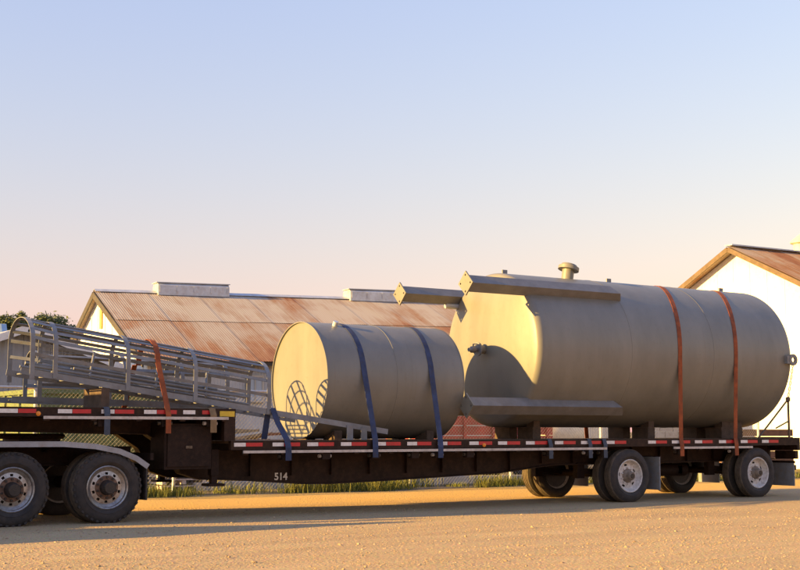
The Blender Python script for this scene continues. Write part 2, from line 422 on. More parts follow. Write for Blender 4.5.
# roof: near slope as single sheets in two courses, far slope likewise but plain
nrm = Vector((0, -PT, 1)).normalized()        # unused tilt helper
dn = Vector((0, -1, -PT)).normalized(); up_ = Vector((1, 0, 0)).cross(dn) * -1
if up_.z < 0: up_ = -up_
SL = HW * math.sqrt(1 + PT * PT)
roof = MB(); th = .05
roof.add([(0.02, 0, RZ - .09), (LB, 0, RZ - .09), (LB, -HW + .1, EZ - .05), (.02, -HW + .1, EZ - .05), (.02, 0, RZ - .15), (LB, 0, RZ - .15), (LB, -HW + .1, EZ - .11), (.02, -HW + .1, EZ - .11)],
         [(0, 1, 2, 3), (7, 6, 5, 4), (0, 3, 7, 4), (1, 5, 6, 2), (3, 2, 6, 7), (0, 4, 5, 1)])
roof = roof.build('roof', 'barn_trim', barn, world=False)
me1 = sheet_mesh('roof_sheet', .87, SL * .46, .079, .0075, 'roof_rust'); me2 = sheet_mesh('roof_sheet', .87, SL * .56, .079, .0075, 'roof_rust_heavy')
for i in range(20):
    jit = random.uniform(-.012, .012)
    o0 = Vector((i * .85, 0, RZ)) ; tilt = (i % 2) * .008
    place(me1, 'roof_sheet', roof, frame(o0 + up_ * (.010 + tilt), (1, jit * .2, 0), dn, up_))
    o0 = Vector((i * .85, 0, RZ)) + dn * (SL * .45 + random.uniform(0, .03))
    place(me2, 'roof_sheet', roof, frame(o0 + up_ * (-.006 + tilt), (1, 0, 0), dn, up_))
mb = MB(); mb.add([(0, 0, RZ - .02), (LB, 0, RZ - .02), (LB, HW, EZ - .02), (0, HW, EZ - .02), (0, 0, RZ - .10), (LB, 0, RZ - .10), (LB, HW, EZ - .10), (0, HW, EZ - .10)],
                  [(0, 1, 2, 3), (7, 6, 5, 4), (0, 3, 7, 4), (1, 5, 6, 2), (3, 2, 6, 7), (0, 4, 5, 1)])
mb.build('rear_roof', 'roof_rust', barn, world=False)
for s in (-1, 1):                              # rake boards and ridge cap
    mb = MB(); mb.beam((-.02, 0, RZ - .13), (-.02, s * HW, EZ - .13), .05, .2); mb.build('rake_board', 'barn_trim', barn, world=False)
mb = MB(); mb.path([(0, -.2, RZ - .035), (0, 0, RZ + .06), (0, .2, RZ - .035)], LB, .012, (0, 0, 1))
for i, q in enumerate(mb.v): mb.v[i] = (q[0] + LB / 2, q[1], q[2])
mb.build('ridge_cap', 'galvanised', barn, world=False)
MB().box(0, LB, -HW - .03, -HW + .05, EZ - .16, EZ - .06).build('eave_gutter', 'barn_trim', barn, world=False)
for x0, x1 in ((2.05, 4.5), (9.0, 11.5)):
    mb = MB(); mb.prism([(-.33, RZ - .1), (.33, RZ - .1), (.33, RZ + .22), (.22, RZ + .31), (-.22, RZ + .31), (-.33, RZ + .22)], x0, x1, 'yz')
    v_ = mb.build('ridge_vent', 'galvanised', barn, world=False)
    MB().box(x0 - .05, x1 + .05, -.28, .28, RZ + .313, RZ + .338).build('vent_cap', 'galvanised', v_, world=False)
    for i in range(5):
        x = x0 + .04 + (x1 - x0 - .12) * i / 4
        MB().box(x, x + .035, -.347, -.332, RZ + .0, RZ + .22).build('vent_rib', 'galvanised', v_, world=False)
window(3.15, -LW - .03, 2.05, 2.85, .55, 'glass_pale', barn); window(4.05, -LW - .03, 1.6, 2.85, .75, 'glass_dark', barn)
window(9.2, -LW - .03, 1.3, 2.5, .9, 'glass_dark', barn)

# ---- white gabled barn at the right
L2, H2, R2, P2 = 14.0, 6.0, 7.84, .475
b2 = empty('white_barn', (28.42, 13.30, 0), math.atan2(-.0429, .9991), label='tall white gabled barn with rusty roof at the right edge behind the tank', cat='barn')
W2 = H2 - .3; E2 = R2 - H2 * P2
def gab(x0, x1, nm, m='white_wall'):
    return MB().prism([(-W2, 0), (W2, 0), (W2, R2 - W2 * P2 - .12), (0, R2 - .13), (-W2, R2 - W2 * P2 - .12)], x0, x1, 'yz').build(nm, m, b2, world=False)
gw = gab(.4, .5, 'gable_wall'); gab(L2 - .5, L2 - .4, 'rear_gable_wall')
for i in range(15):
    y = -W2 + .3 + i * .8; MB().box(.39, .3985, y - .02, y + .02, .1, R2 - abs(y) * P2 - .2).build('batten', 'white_wall', gw, world=False)
for s, nm in ((-1, 'front_wall'), (1, 'back_wall')):
    MB().box(.501, L2 - .501, min(s * W2, s * (W2 - .1)), max(s * W2, s * (W2 - .1)), 0, R2 - W2 * P2 - .14).build(nm, 'white_wall', b2, world=False)
dn2 = Vector((0, -1, -P2)).normalized(); up2 = Vector((0, -P2, 1)).normalized(); SL2 = H2 * math.sqrt(1 + P2 * P2)
def slab(s, nm):
    y = s * H2
    mb = MB(); mb.add([(0, 0, R2 - .03), (L2, 0, R2 - .03), (L2, y, E2 - .03), (0, y, E2 - .03), (0, 0, R2 - .11), (L2, 0, R2 - .11), (L2, y, E2 - .11), (0, y, E2 - .11)],
                      [(0, 1, 2, 3), (7, 6, 5, 4), (0, 3, 7, 4), (1, 5, 6, 2), (3, 2, 6, 7), (0, 4, 5, 1)])
    return mb.build(nm, 'roof_rust_heavy', b2, world=False)
r2 = slab(-1, 'roof'); slab(1, 'rear_roof')
me3 = sheet_mesh('roof_sheet', .87, SL2 + .06, .079, .02, 'roof_rust_heavy')
for i in range(16):
    place(me3, 'roof_sheet', r2, frame(Vector((i * .85, 0, R2)) + up2 * (.004 + .008 * (i % 2)), (1, 0, 0), dn2, up2))
for s in (-1, 1): MB().beam((-.03, 0, R2 - .12), (-.03, s * H2, E2 - .12), .05, .17).build('rake_board', 'rake_tan', b2, world=False)
MB().box(.02, L2, -.18, .18, R2 + .015, R2 + .06).build('ridge_cap', 'galvanised', b2, world=False)
MB().lathe([(0, .3), (.35, .3), (.4, .42), (.46, .42), (.75, .06)], (3.75, 0, R2 - .02), 'z', 20, cap1=True).build('roof_ventilator', 'pipe_cream', b2, smooth=True, world=False)
MB().tube((2.9, -1.5, R2 - 1.5 * P2 - .1), (2.9, -1.5, R2 - 1.5 * P2 + .55), .07, 10).build('vent_pipe', 'pipe_cream', b2, world=False)

# ---- grey shed at the left, gable towards the road
sh = empty('shed', (4.42, 17.0, 0), 0, label='grey corrugated metal shed with a low gable at the left edge', cat='shed')
SW, SP, SR = 5.0, .37, 4.15
MB().prism([(-SW, 0), (SW, 0), (SW, SR - SW * SP), (0, SR - .05), (-SW, SR - SW * SP)], .05, .12, 'xz').build('gable_wall', 'shed_siding', sh, world=False)
sg = sh.children[-1]
for i in range(-13, 13):
    x = i * .38; z1 = min(SR - abs(x) * SP, SR - abs(x + .36) * SP) - .1
    mb = corrug(.36, z1, .19, .03)
    o = mb.build('wall_sheet', 'shed_siding', sg, world=False, fix=False); o.matrix_basis = frame((x, .03, .02), (1, 0, 0), (0, 0, 1), (0, -1, 0))
for s in (-1, 1):
    mb = MB(); mb.add([(0, -.35, SR), (s * (SW + .3), -.35, SR - (SW + .3) * SP), (s * (SW + .3), 9, SR - (SW + .3) * SP), (0, 9, SR),
                       (0, -.35, SR - .1), (s * (SW + .3), -.35, SR - (SW + .3) * SP - .1), (s * (SW + .3), 9, SR - (SW + .3) * SP - .1), (0, 9, SR - .1)],
                      [(0, 1, 2, 3), (7, 6, 5, 4), (0, 4, 5, 1), (1, 5, 6, 2), (2, 6, 7, 3)]); mb.build('roof', 'shed_roof', sh, world=False)
    MB().beam((0, -.37, SR - .06), (s * (SW + .3), -.37, SR - (SW + .3) * SP - .06), .03, .2).build('rake_board', 'white_wall', sh, world=False)
    MB().box(s * SW - .05, s * SW + .05, .121, 9, 0, SR - SW * SP - .06).build('side_wall', 'shed_siding', sh, world=False)
# ---- blue roofed building far left
bl = empty('blue_roofed_building', (6.75, 27.5, 0), R(-14), label='distant building with pale blue metal roof at the far left', cat='building')
MB().box(-7, 0, 0, 6, 0, 4.2).build('wall', 'shed_siding', bl, world=False)
MB().prism([(-.4, 4.15), (6.4, 4.15), (3, 5.3)], -7.3, .3, 'yz').build('roof', 'blue_roof', bl, world=False)
for i in range(10): MB().beam((-7 + i * .78, -.45, 4.19), (-7 + i * .78, 2.95, 5.34), .05, .05).build('roof_rib', 'blue_roof', bl, world=False)

# ================================================================== TREES
def tree(loc, h, cr_, label, seed):
    rnd = random.Random(seed)
    t = empty('tree', loc, 0, label=label, cat='tree', group='trees behind the grey shed')
    mb = MB(); mb.tube((0, 0, -.1), (0, 0, h * .45), .16, 8, .11)
    tips = []
    for i in range(9):
        a = rnd.random() * 6.3; q = Vector((math.cos(a) * cr_ * rnd.uniform(.3, .8), math.sin(a) * cr_ * rnd.uniform(.3, .8), h * rnd.uniform(.6, .93)))
        mb.tube((0, 0, h * rnd.uniform(.3, .44)), q, .06, 5, .02); tips.append(q)
    mb.build('trunk', 'bark', t, world=False)
    mb = MB()
    for _ in range(120):                       # clumps through a flattened ball
        while True:
            q = Vector((rnd.uniform(-1, 1), rnd.uniform(-1, 1), rnd.uniform(-1, 1)))
            if .35 < q.length < 1: break
        tips.append(Vector((q.x * cr_, q.y * cr_, h - cr_ * .95 + q.z * cr_ * .8 + rnd.gauss(0, .08))))
    for q in tips:
        for _ in range(90):
            d = Vector((rnd.gauss(0, 1), rnd.gauss(0, 1), rnd.gauss(0, .8))) * cr_ * .11
            c = q + d; a = Vector((rnd.gauss(0, 1), rnd.gauss(0, 1), rnd.gauss(0, 1))).normalized(); b = a.orthogonal().normalized()
            s = rnd.uniform(.05, .11)
            mb.add([c - a * s, c + b * s * .45, c + a * s, c - b * s * .45], [(0, 1, 2, 3)])
    mb.build('crown', 'leaves', t, world=False, fix=False)
tree((11.2, 41.2, 0), 6.75, 1.0, 'small round green tree, the left one of two above the shed roof', 1)
tree((12.6, 40.2, 0), 6.7, 1.35, 'wider green tree, the right one of two above the shed roof', 2)

# ================================================================== FENCE AND YARD CLUTTER
FY, FX0, FX1, FH = 5.75, -13.0, 21.2, 2.1
fe = empty('chain_link_fence', (FX0, FY, 0), 0, label='long galvanised chain link fence behind the trailer', cat='fence')
nposts = 13
for i in range(nposts):
    x = FX0 + (FX1 - FX0) * i / (nposts - 1)
    MB().tube((x, FY, -.1), (x, FY, FH + .06), .034, 10).build('post', 'galvanised', fe, smooth=True)
MB().tube((FX0, FY, FH), (FX1, FY, FH), .024, 8).build('top_rail', 'galvanised', fe, smooth=True)
mb = MB(); P_ = .085; LEN = FX1 - FX0; hh = FH - .09
i = -hh
while i < LEN:
    for s in (1, -1):
        a, b = (i, i + hh); z0, z1 = .06, .06 + hh
        if a < 0: z0 += -a; a = 0
        if b > LEN: z1 -= b - LEN; b = LEN
        if b - a < .02: continue
        yo = FY - .045 + (.003 if s > 0 else -.003)
        if s > 0: p0, p1 = (FX0 + a, yo, z0), (FX0 + b, yo, z1)
        else: p0, p1 = (FX0 + LEN - a, yo, z0), (FX0 + LEN - b, yo, z1)
        mb.tube(p0, p1, .0021, 3, caps=False)
    i += P_
tag(mb.build('wire_mesh', 'fence_wire', fe, fix=False), kind='stuff')

# low concrete kerb wall behind the fence
kb = MB()
kb = empty('concrete_kerb', (5.2, 7.3, 0), 0, label='low concrete kerb with pale top just behind the fence', cat='kerb')
for i in range(6):
    x = 5.2 + i * 1.62; MB().prism([(7.12, -.05), (7.45, -.05), (7.42, .17), (7.15, .17)], x, x + 1.59, 'yz').build('kerb_block', 'concrete', kb)

def crate(name, x0, x1, y0, y1, z0, z1, m, label, cat, slats=4, rz=0):
    """open skip / bin: four walls with ribs, rim and base skids"""
    e = empty(name, ((x0 + x1) / 2, (y0 + y1) / 2, z0), 0, label=label, cat=cat)
    t = .06
    for a in ((x0, x0 + t, y0, y1), (x1 - t, x1, y0, y1), (x0 + t, x1 - t, y0, y0 + t), (x0 + t, x1 - t, y1 - t, y1)):
        MB().box(a[0], a[1], a[2], a[3], z0 + .12, z1).build('side_panel', m, e)
    MB().box(x0 + t, x1 - t, y0 + t, y1 - t, z0 + .12, z0 + .2).build('floor_panel', m, e)
    for i in range(slats):
        x = x0 + .05 + (x1 - x0 - .18) * i / max(1, slats - 1); MB().box(x, x + .08, y0 - .05, y0 - .001, z0 + .14, z1 - .07).build('rib', m, e)
        y = y0 + .05 + (y1 - y0 - .18) * i / max(1, slats - 1); MB().box(x0 - .05, x0 - .001, y, y + .08, z0 + .14, z1 - .07).build('rib', m, e)
    mb = MB(); mb.box(x0 - .06, x1 + .06, y0 - .06, y0 + .02, z1 - .068, z1 + .03); mb.box(x0 - .06, x0 + .02, y0 + .021, y1, z1 - .068, z1 + .03); mb.build('rim', m, e)
    for y in (y0 + .15, y1 - .3): MB().box(x0 + .02, x1 - .02, y, y + .15, z0, z0 + .119).build('skid', m, e)
    return e
crate('skip_bin', 2.0, 4.6, 8.0, 11.4, 0, 2.12, 'bin_green', 'green metal skip bin with sunlit end behind the fence at the far left', 'bin', 4)
crate('field_bin', 5.05, 6.6, 9.4, 11.0, 0, 1.95, 'bin_olive', 'olive field bin behind the fence under the ladder cages', 'bin', 3)
# orange seed hopper beyond the skip
e = empty('hopper', (4.1, 13.2, 0), 0, label='orange hopper on legs between the green skip bin and the grey shed', cat='hopper')
mb = MB(); mb.add([(3.5, 12.4, 2.35), (4.7, 12.4, 2.35), (4.7, 14, 2.35), (3.5, 14, 2.35), (3.8, 12.9, 1.5), (4.4, 12.9, 1.5), (4.4, 13.5, 1.5), (3.8, 13.5, 1.5)],
                  [(0, 1, 2, 3), (7, 6, 5, 4)] + [(i, (i + 1) % 4, (i + 1) % 4 + 4, i + 4) for i in range(4)]); mb.build('hopper_body', 'machine_orange', e)
MB().box(3.46, 4.74, 12.34, 12.398, 2.23, 2.39).build('hopper_rim', 'machine_orange', e)
for x in (3.55, 4.65):
    for y in (12.5, 13.9): MB().beam((x, y, 0), (x, y, 2.3), .08, .08).build('leg', 'post_brown', e)
# red wagon seen through the wire between the tanks
e = empty('wagon', (14, 9, 0), 0, label='red flat sided wagon behind the wire, seen between the two tanks', cat='wagon')
MB().box(11.9, 16.0, 8.2, 10.0, .75, .9).build('wagon_bed', 'post_brown', e)
for i in range(4): MB().box(11.95, 15.95, 8.15 + .0, 8.198, .92 + i * .25, 1.15 + i * .25).build('side_board', 'wagon_red', e)
for i in range(5): MB().box(12.1 + i * .9, 12.18 + i * .9, 8.09, 8.148, .8, 1.95).build('stake', 'wagon_red', e)
for i in range(4): MB().box(11.85, 11.899, 8.2, 10.0, .92 + i * .25, 1.15 + i * .25).build('end_board', 'wagon_red', e)
for x in (12.8, 15.1):
    for y in (8.3, 9.75):
        wl = MB().lathe([(-.1, .2), (-.1, .36), (-.06, .4), (.06, .4), (.1, .36), (.1, .2)], (x, y, .4), 'y', 24).build('wheel', 'rubber', e, smooth=True)
        MB().lathe([(-.07, .0001), (-.07, .21), (.07, .21), (.07, .0001)], (x, y, .4), 'y', 20).build('rim', 'wagon_red', wl)
    MB().tube((x, 8.3, .4), (x, 9.75, .4), .04, 8).build('axle', 'chassis_black', e)
# cream tank on saddles
e = empty('storage_tank', (17.0, 9.3, 0), 0, label='cream cylindrical storage tank on saddles behind the fence, under the big tank', cat='tank')
MB().lathe([(-.12, .0001), (-.09, .3), (.0, .5), (.08, .55), (1.5, .55), (1.58, .5), (1.67, .3), (1.7, .0001)], (16.2, 9.3, 1.15), 'x', 32).build('tank_shell', 'cream_paint', e, smooth='all')
for x in (16.6, 17.4): MB().prism([(8.85, 0), (9.75, 0), (9.65, .75), (8.95, .75)], x, x + .15, 'yz').build('saddle', 'concrete', e)
e = empty('concrete_block_wall', (21, 8.5, 0), 0, label='low grey concrete block wall between the fence and the white barn', cat='wall')
for j in range(7):
    for i in range(6):
        x = 19.7 + i * .52 + (j % 2) * .2; MB().box(x, x + .5, 8.5, 8.72, j * .21, j * .21 + .2).build('block', 'concrete', e)
e = empty('beam_stack', (22.9, 8.4, 0), 0, label='stack of rusty brown beams beside the concrete block wall', cat='beams')
for j in range(6):
    for i in range(3): MB().beam((22.0 + .04 * j, 8.0 + i * .25, .12 + j * .22), (25.2 - .07 * i, 8.05 + i * .25, .12 + j * .22), .2, .2).build('beam', 'post_brown', e)
e = empty('lumber_heap', (7.3, 8.6, 0), 0, label='heap of orange brown lumber offcuts against the barn side of the fence', cat='lumber')
for i in range(26):
    a = random.uniform(-.8, .8); c = Vector((7.35 + random.gauss(0, .35), 8.6 + random.gauss(0, .3), .1 + 1.25 * (i / 26))); L = random.uniform(.3, .6)
    d = Vector((math.cos(a), math.sin(a) * .6, random.uniform(-.25, .35))).normalized() * L
    MB().beam(c - d, c + d, .12, .06).build('plank', random.choice(('timber', 'machine_orange', 'timber')), e)
for x, lb in ((5.0, 'pale'), ):
    e = empty('pallet_stack', (5.0, 7.6, 0), 0, label='stack of pale wooden pallets behind the fence below the ladder cages', cat='pallets')
    for j in range(12):
        z = j * .14
        for i in range(5): MB().box(4.45, 5.5, 7.2 + i * .2, 7.34 + i * .2, z + .09, z + .115).build('slat', 'pallet_white', e)
        for x in (4.47, 4.93, 5.4): MB().box(x, x + .09, 7.21, 8.13, z, z + .088).build('bearer', 'pallet_white', e)

# ================================================================== WHEELS
def flatten(vs_, cy_):
    """weight on the tyre: flat contact patch, sidewalls bulging a little above it"""
    r_ = []
    for x, y, z in vs_:
        if z < .16: y = cy_ + (y - cy_) * (1 + .10 * (1 - z / .16) ** .8 if z > 0 else 1.10)
        r_.append((x, y, max(z, .003)))
    return r_
def wheel(parent, c, rad, rimr, wd, style, name='wheel'):
    """mesh 'wheel' = rim and disc; children: tyre, hub, lug_nut. Outer face towards -y (c = centre of the tyre)"""
    cx_, cy_, cz_ = c; hw = wd / 2; sgn = 1 if style[0] == 'n' else -1      # n: near side (disc faces -y), f: far side
    white = style[1] == 'w'
    Y = lambda a: cy_ + sgn * a
    # rim barrel + dished disc
    n = 60
    prof = [(Y(-hw + .02), rimr), (Y(-hw + .012), rimr - .012), (Y(-hw + .022), rimr - .026), (Y(-hw + .06), rimr - .034), (Y(-.02 if white else -.055), rimr - .05), (Y(.0 if white else -.04), rimr - .075)]
    rim = MB().lathe([(q[0] - cy_, q[1]) for q in prof], c, 'y', n)
    yd = (Y(.0) if white else Y(-.04)) - cy_
    rr = [rimr - .075, .212, .178, .10]
    nh = 5 if white else 10
    b = len(rim.v)
    for q in rr:
        for i in range(n):
            t = 2 * math.pi * i / n; rim.v.append((cx_ + q * math.cos(t), cy_ + yd - sgn * .02 * (rr[0] - q) / .1, cz_ + q * math.sin(t)))
    for j in range(3):
        for i in range(n):
            per = n // nh
            if j == 1 and (i % per) in ((3, 4, 5) if white else (2, 3)): continue
            rim.f.append((b + j * n + i, b + j * n + (i + 1) % n, b + (j + 1) * n + (i + 1) % n, b + (j + 1) * n + i))
    o = rim.build(name, 'white_wheel' if white else 'alloy', parent, smooth=True)
    # drum behind the hand holes
    MB().lathe([(sgn * .055 + yd, .0001), (sgn * .055 + yd, rimr - .08), (sgn * .2 + yd, rimr - .09)], c, 'y', 32).build('brake_drum', 'hub_dark', o, smooth=True)
    # tyre
    pr = [(-hw + .03, rimr - .005), (-hw + .006, rimr + .02), (-hw - .006, rimr + .05), (-hw - .008, rimr + .055), (-hw - .004, rimr + .06), (-hw - .004, (rimr + rad) / 2), (-hw + .006, rad - .055), (-hw + .012, rad - .045), (-hw + .03, rad - .014), (-hw + .05, rad - .003)]
    gx = [-.62, -.22, .22, .62]
    for q in gx:
        a = q * (hw - .03)
        pr += [(a - .008, rad), (a - .005, rad - .014), (a + .005, rad - .014), (a + .008, rad)]
    pr += [(-q[0], q[1]) for q in reversed(pr[:10])]
    ty = MB().lathe(pr, c, 'y', 72)
    # tread blocks: notches on the shoulder
    for i in range(72):
        t = 2 * math.pi * i / 72
        if i % 2 or white: continue
        for s in (-1, 1):
            a0, a1 = t, t + 2 * math.pi / 72 * .9
            ys_ = (s * (hw - .028), s * (hw - .006))
            vs_ = []
            for yy, ra in ((ys_[0], rad - .002), (ys_[1], rad - .012), (ys_[1] , rad - .04), (ys_[0], rad - .03)):
                for aa in (a0, a1): vs_.append((cx_ + ra * math.cos(aa), cy_ + yy + s * .003, cz_ + ra * math.sin(aa)))
            ty.add(vs_, [(0, 1, 3, 2), (2, 3, 5, 4), (0, 2, 4, 6), (1, 7, 5, 3)])
    ty.v = flatten(ty.v, cy_)
    to = ty.build('tyre', 'rubber', o, smooth=30); dusty(to, c, rad, hw)
    # hub
    if white:
        MB().lathe([(yd - sgn * .02, .128), (yd - sgn * .045, .115), (yd - sgn * .07, .082), (yd - sgn * .14, .075), (yd - sgn * .155, .06), (yd - sgn * .157, .0001)], c, 'y', 28).build('hub', 'hub_paint', o, smooth=True)
        MB().lathe([(yd - sgn * .166, .0001), (yd - sgn * .166, .04), (yd - sgn * .156, .045)], c, 'y', 16).build('hub_cap', 'hub_dark', o)
    else:
        MB().lathe([(yd - sgn * .018, .168), (yd - sgn * .032, .163), (yd - sgn * .034, .105)], c, 'y', 40).build('stud_flange', 'hub_rust', o, smooth=True)
        MB().lathe([(yd - sgn * .03, .108), (yd - sgn * .10, .10), (yd - sgn * .16, .09), (yd - sgn * .175, .078), (yd - sgn * .175, .0001)], c, 'y', 28).build('hub', 'hub_dark', o, smooth=True)
    m = 10
    for i in range(m):
        t = 2 * math.pi * (i + .5) / m; r_ = .142
        p0 = (cx_ + r_ * math.cos(t), cy_ + yd - sgn * .02, cz_ + r_ * math.sin(t)); p1 = (p0[0], p0[1] - sgn * (.022 if white else .035), p0[2])
        MB().tube(p0, p1, .013 if white else .018, 6).build('lug_nut', 'white_wheel' if white else 'hub_dark', o)
    return o
def dusty(o, c, rad, hw):
    """the tread carries pale road dust: second material on the tread faces"""
    me = o.data; me.materials.append(M['tread']); wc = Vector(c)
    off = Vector((0, 0, 0)); q = o.parent
    while q is not None: off += q.location; q = q.parent
    for pl in me.polygons:
        d = pl.center + off - wc
        if math.hypot(d.x, d.z) > rad - .02 and abs(d.y) < hw - .02: pl.material_index = 1
def plain_wheel(parent, c, rad, rimr, wd):
    hw = wd / 2
    o = MB().lathe([(-hw + .02, rimr), (-hw + .06, rimr - .03), (hw - .06, rimr - .03), (hw - .02, rimr)], c, 'y', 40).build('wheel', 'white_wheel', parent, smooth=True)
    pr = [(-hw + .03, rimr - .005), (-hw + .006, rimr + .02), (-hw - .005, rimr + .05), (-hw - .004, (rimr + rad) / 2), (-hw + .012, rad - .045), (-hw + .03, rad - .014), (-hw + .05, rad - .003)]
    h2 = list(pr)
    for q in (-.62, -.22, .22, .62):
        a = q * (hw - .03); pr += [(a - .008, rad), (a - .005, rad - .014), (a + .005, rad - .014), (a + .008, rad)]
    pr += [(-q[0], q[1]) for q in reversed(h2)]
    tm = MB().lathe(pr, c, 'y', 64); tm.v = flatten(tm.v, c[1])
    to = tm.build('tyre', 'rubber', o, smooth=30); dusty(to, c, rad, hw)
    MB().lathe([(-.05, .0001), (-.05, rimr - .03), (.05, rimr - .03), (.05, .0001)], c, 'y', 32).build('brake_drum', 'hub_dark', o)
    return o

# ================================================================== TRUCK TRACTOR (rear part; the cab is out of frame)
tr = empty('truck_tractor', (-.65, 0, 0), 0, label='rear of a truck tractor with dual drive wheels and grey fenders, left edge', cat='truck')
TRr, TRim = .505, .305; TRz = TRr - .016
for x in (.10, -1.23):
    wheel(tr, (x, -1.17, TRz), TRr, TRim, .25, 'na'); wheel(tr, (x, 1.17, TRz), TRr, TRim, .25, 'fa')
    plain_wheel(tr, (x, -.85, TRz), TRr, TRim, .25); plain_wheel(tr, (x, .85, TRz), TRr, TRim, .25)
    MB().tube((x, -1.0, TRr), (x, 1.0, TRr), .09, 12).build('axle', 'chassis_black', tr, smooth=True)
    MB().lathe([(-.22, .05), (-.16, .2), (0, .24), (.16, .2), (.22, .05)], (x, 0, TRr), 'x', 20).build('differential', 'chassis_black', tr, smooth=True)
for s in (-1, 1):
    mb = MB()
    mb.box(-3.6, .75, s * .43 - .045, s * .43 + .045, .78, .80); mb.box(-3.6, .75, s * .43 - .045, s * .43 + .045, 1.03, 1.05); mb.box(-3.6, .75, s * .43 - .012, s * .43 + .012, .801, 1.029)
    mb.build('frame_rail', 'chassis_black', tr)
MB().box(.60, .70, -.41, .41, .8, 1.03).build('cross_member', 'chassis_black', tr)
MB().lathe([(1.16, .45), (1.2, .48), (1.24, .45)], (-.6, 0, 0), 'z', 36, True, True).build('fifth_wheel', 'chassis_black', tr)
MB().box(-.9, -.3, -.4, .4, 1.051, 1.159).build('fifth_wheel_mount', 'chassis_black', tr)
for s in (-1, 1):
    top = [(-3.0, .62), (-2.6, .95), (-2.2, 1.09), (-1.7, 1.125), (-.55, 1.125), (-.1, 1.09), (.25, 1.02), (.5, .92), (.68, .80), (.80, .66), (.84, .44)]
    mb = MB(); y0, y1 = (-1.31, -.68) if s < 0 else (.68, 1.31)
    mb.path([(q[0], (y0 + y1) / 2, q[1]) for q in top[:-2]], y1 - y0, .014, (0, 0, 1))
    fo = mb.build('fender', 'fender_grey', tr, smooth=40)
    ye = y0 + .012 if s < 0 else y1 - .012
    MB().path([(q[0], ye - s * -.0, q[1] - .03) for q in top[:-2]], .022, .075, (0, 0, 1)).build('fender_lip', 'fender_grey', fo, smooth=40)
    MB().box(.66, .684, y0 + .03, y1 - .03, .30, .80).build('mud_flap', 'flap_black', tr)
    for x in (-1.9, -.56): MB().beam((x, s * .47, 1.0), (x, s * 1.0, 1.10), .05, .05).build('fender_bracket', 'chassis_black', fo)
# day cab, bonnet, steering axle (out of frame to the left; they throw the long shade in the foreground)
mb = MB(); prof = [(-2.95, 1.0), (-2.95, 2.42), (-3.15, 2.55), (-4.2, 2.52), (-4.65, 1.85), (-4.75, 1.85), (-4.75, 1.0)]
mb.prism(prof, -1.02, 1.02, 'xz'); cabm = mb.build('cab', 'cab_paint', tr)
for s in (-1, 1):
    y0, y1 = sorted((s * 1.021, s * 1.028))
    MB().prism([(-3.3, 1.75), (-3.3, 2.35), (-4.15, 2.33), (-4.45, 1.75)], y0, y1, 'xz').build('side_window', 'glass_dark', cabm)
    MB().box(-3.35, -3.22, *sorted((s * 1.021, s * 1.045)), 1.5, 1.55).build('door_handle', 'alloy', cabm)
    MB().box(-4.35, -3.15, *sorted((s * .75, s * 1.2)), .62, .70).build('step', 'alloy', tr)
    MB().lathe([(0, .0001), (0, .28), (.03, .30), (1.25, .30), (1.28, .28), (1.28, .0001)], (-3.1, s * .85, .72), 'x', 24).build('fuel_tank', 'alloy', tr, smooth=True)
    MB().tube((-2.85, s * .75, .9), (-2.85, s * .75, 2.5), .07, 14).build('exhaust_stack', 'alloy', tr, smooth=True)
    wheel(tr, (-5.35, s * 1.02, TRz), TRr, TRim, .28, 'na' if s < 0 else 'fa')
    MB().path([(-5.98, s * .98, .55), (-5.9, s * .98, .85), (-5.65, s * .98, 1.08), (-5.35, s * .98, 1.15), (-5.05, s * .98, 1.08), (-4.8, s * .98, .85)], .42, .02, (0, 0, 1)).build('front_fender', 'cab_paint', tr, smooth=40)
    MB().lathe([(0, .0001), (-.03, .08), (0, .1)], (-6.27, s * .72, 1.15), 'x', 18).build('headlight', 'glass_pale', tr, smooth=True)
    MB().beam((-4.55, s * 1.02, 1.9), (-4.7, s * 1.3, 1.95), .03, .03).build('mirror_arm', 'alloy', cabm)
    MB().box(-4.74, -4.66, *sorted((s * 1.25, s * 1.42)), 1.65, 2.1).build('mirror', 'chassis_black', cabm)
MB().prism([(-4.22, 2.45), (-4.655, 1.87), (-4.67, 1.88), (-4.235, 2.46)], -.9, .9, 'xz').build('windscreen', 'glass_dark', cabm)
MB().prism([(-4.751, .85), (-4.751, 1.80), (-6.1, 1.62), (-6.25, 1.5), (-6.25, .85)], -.62, .62, 'xz').build('bonnet', 'cab_paint', tr)
MB().box(-6.29, -6.251, -.5, .5, .9, 1.45).build('grille', 'chassis_black', tr)
MB().box(-6.42, -6.295, -1.15, 1.15, .45, .75).build('front_bumper', 'alloy', tr)
MB().tube((-5.35, -.95, TRr), (-5.35, .95, TRr), .07, 12).build('axle', 'chassis_black', tr, smooth=True)
for s in (-1, 1): MB().box(-6.25, -3.601, s * .43 - .04, s * .43 + .04, .78, .98).build('frame_rail', 'chassis_black', tr)
MB().box(.752, .80, -1.2, 1.2, .86, .96).build('rear_crossbar', 'chassis_black', tr)

# ================================================================== DROP DECK TRAILER
tl = empty('drop_deck_trailer', (8, 0, 0), 0, label='long black drop deck trailer with red and white reflective tape carrying the tanks', cat='trailer')
HWY = 1.30; U0, U1, UZ = -1.75, 2.04, 1.60; D0, D1, DZ = 1.97, 14.40, 1.13
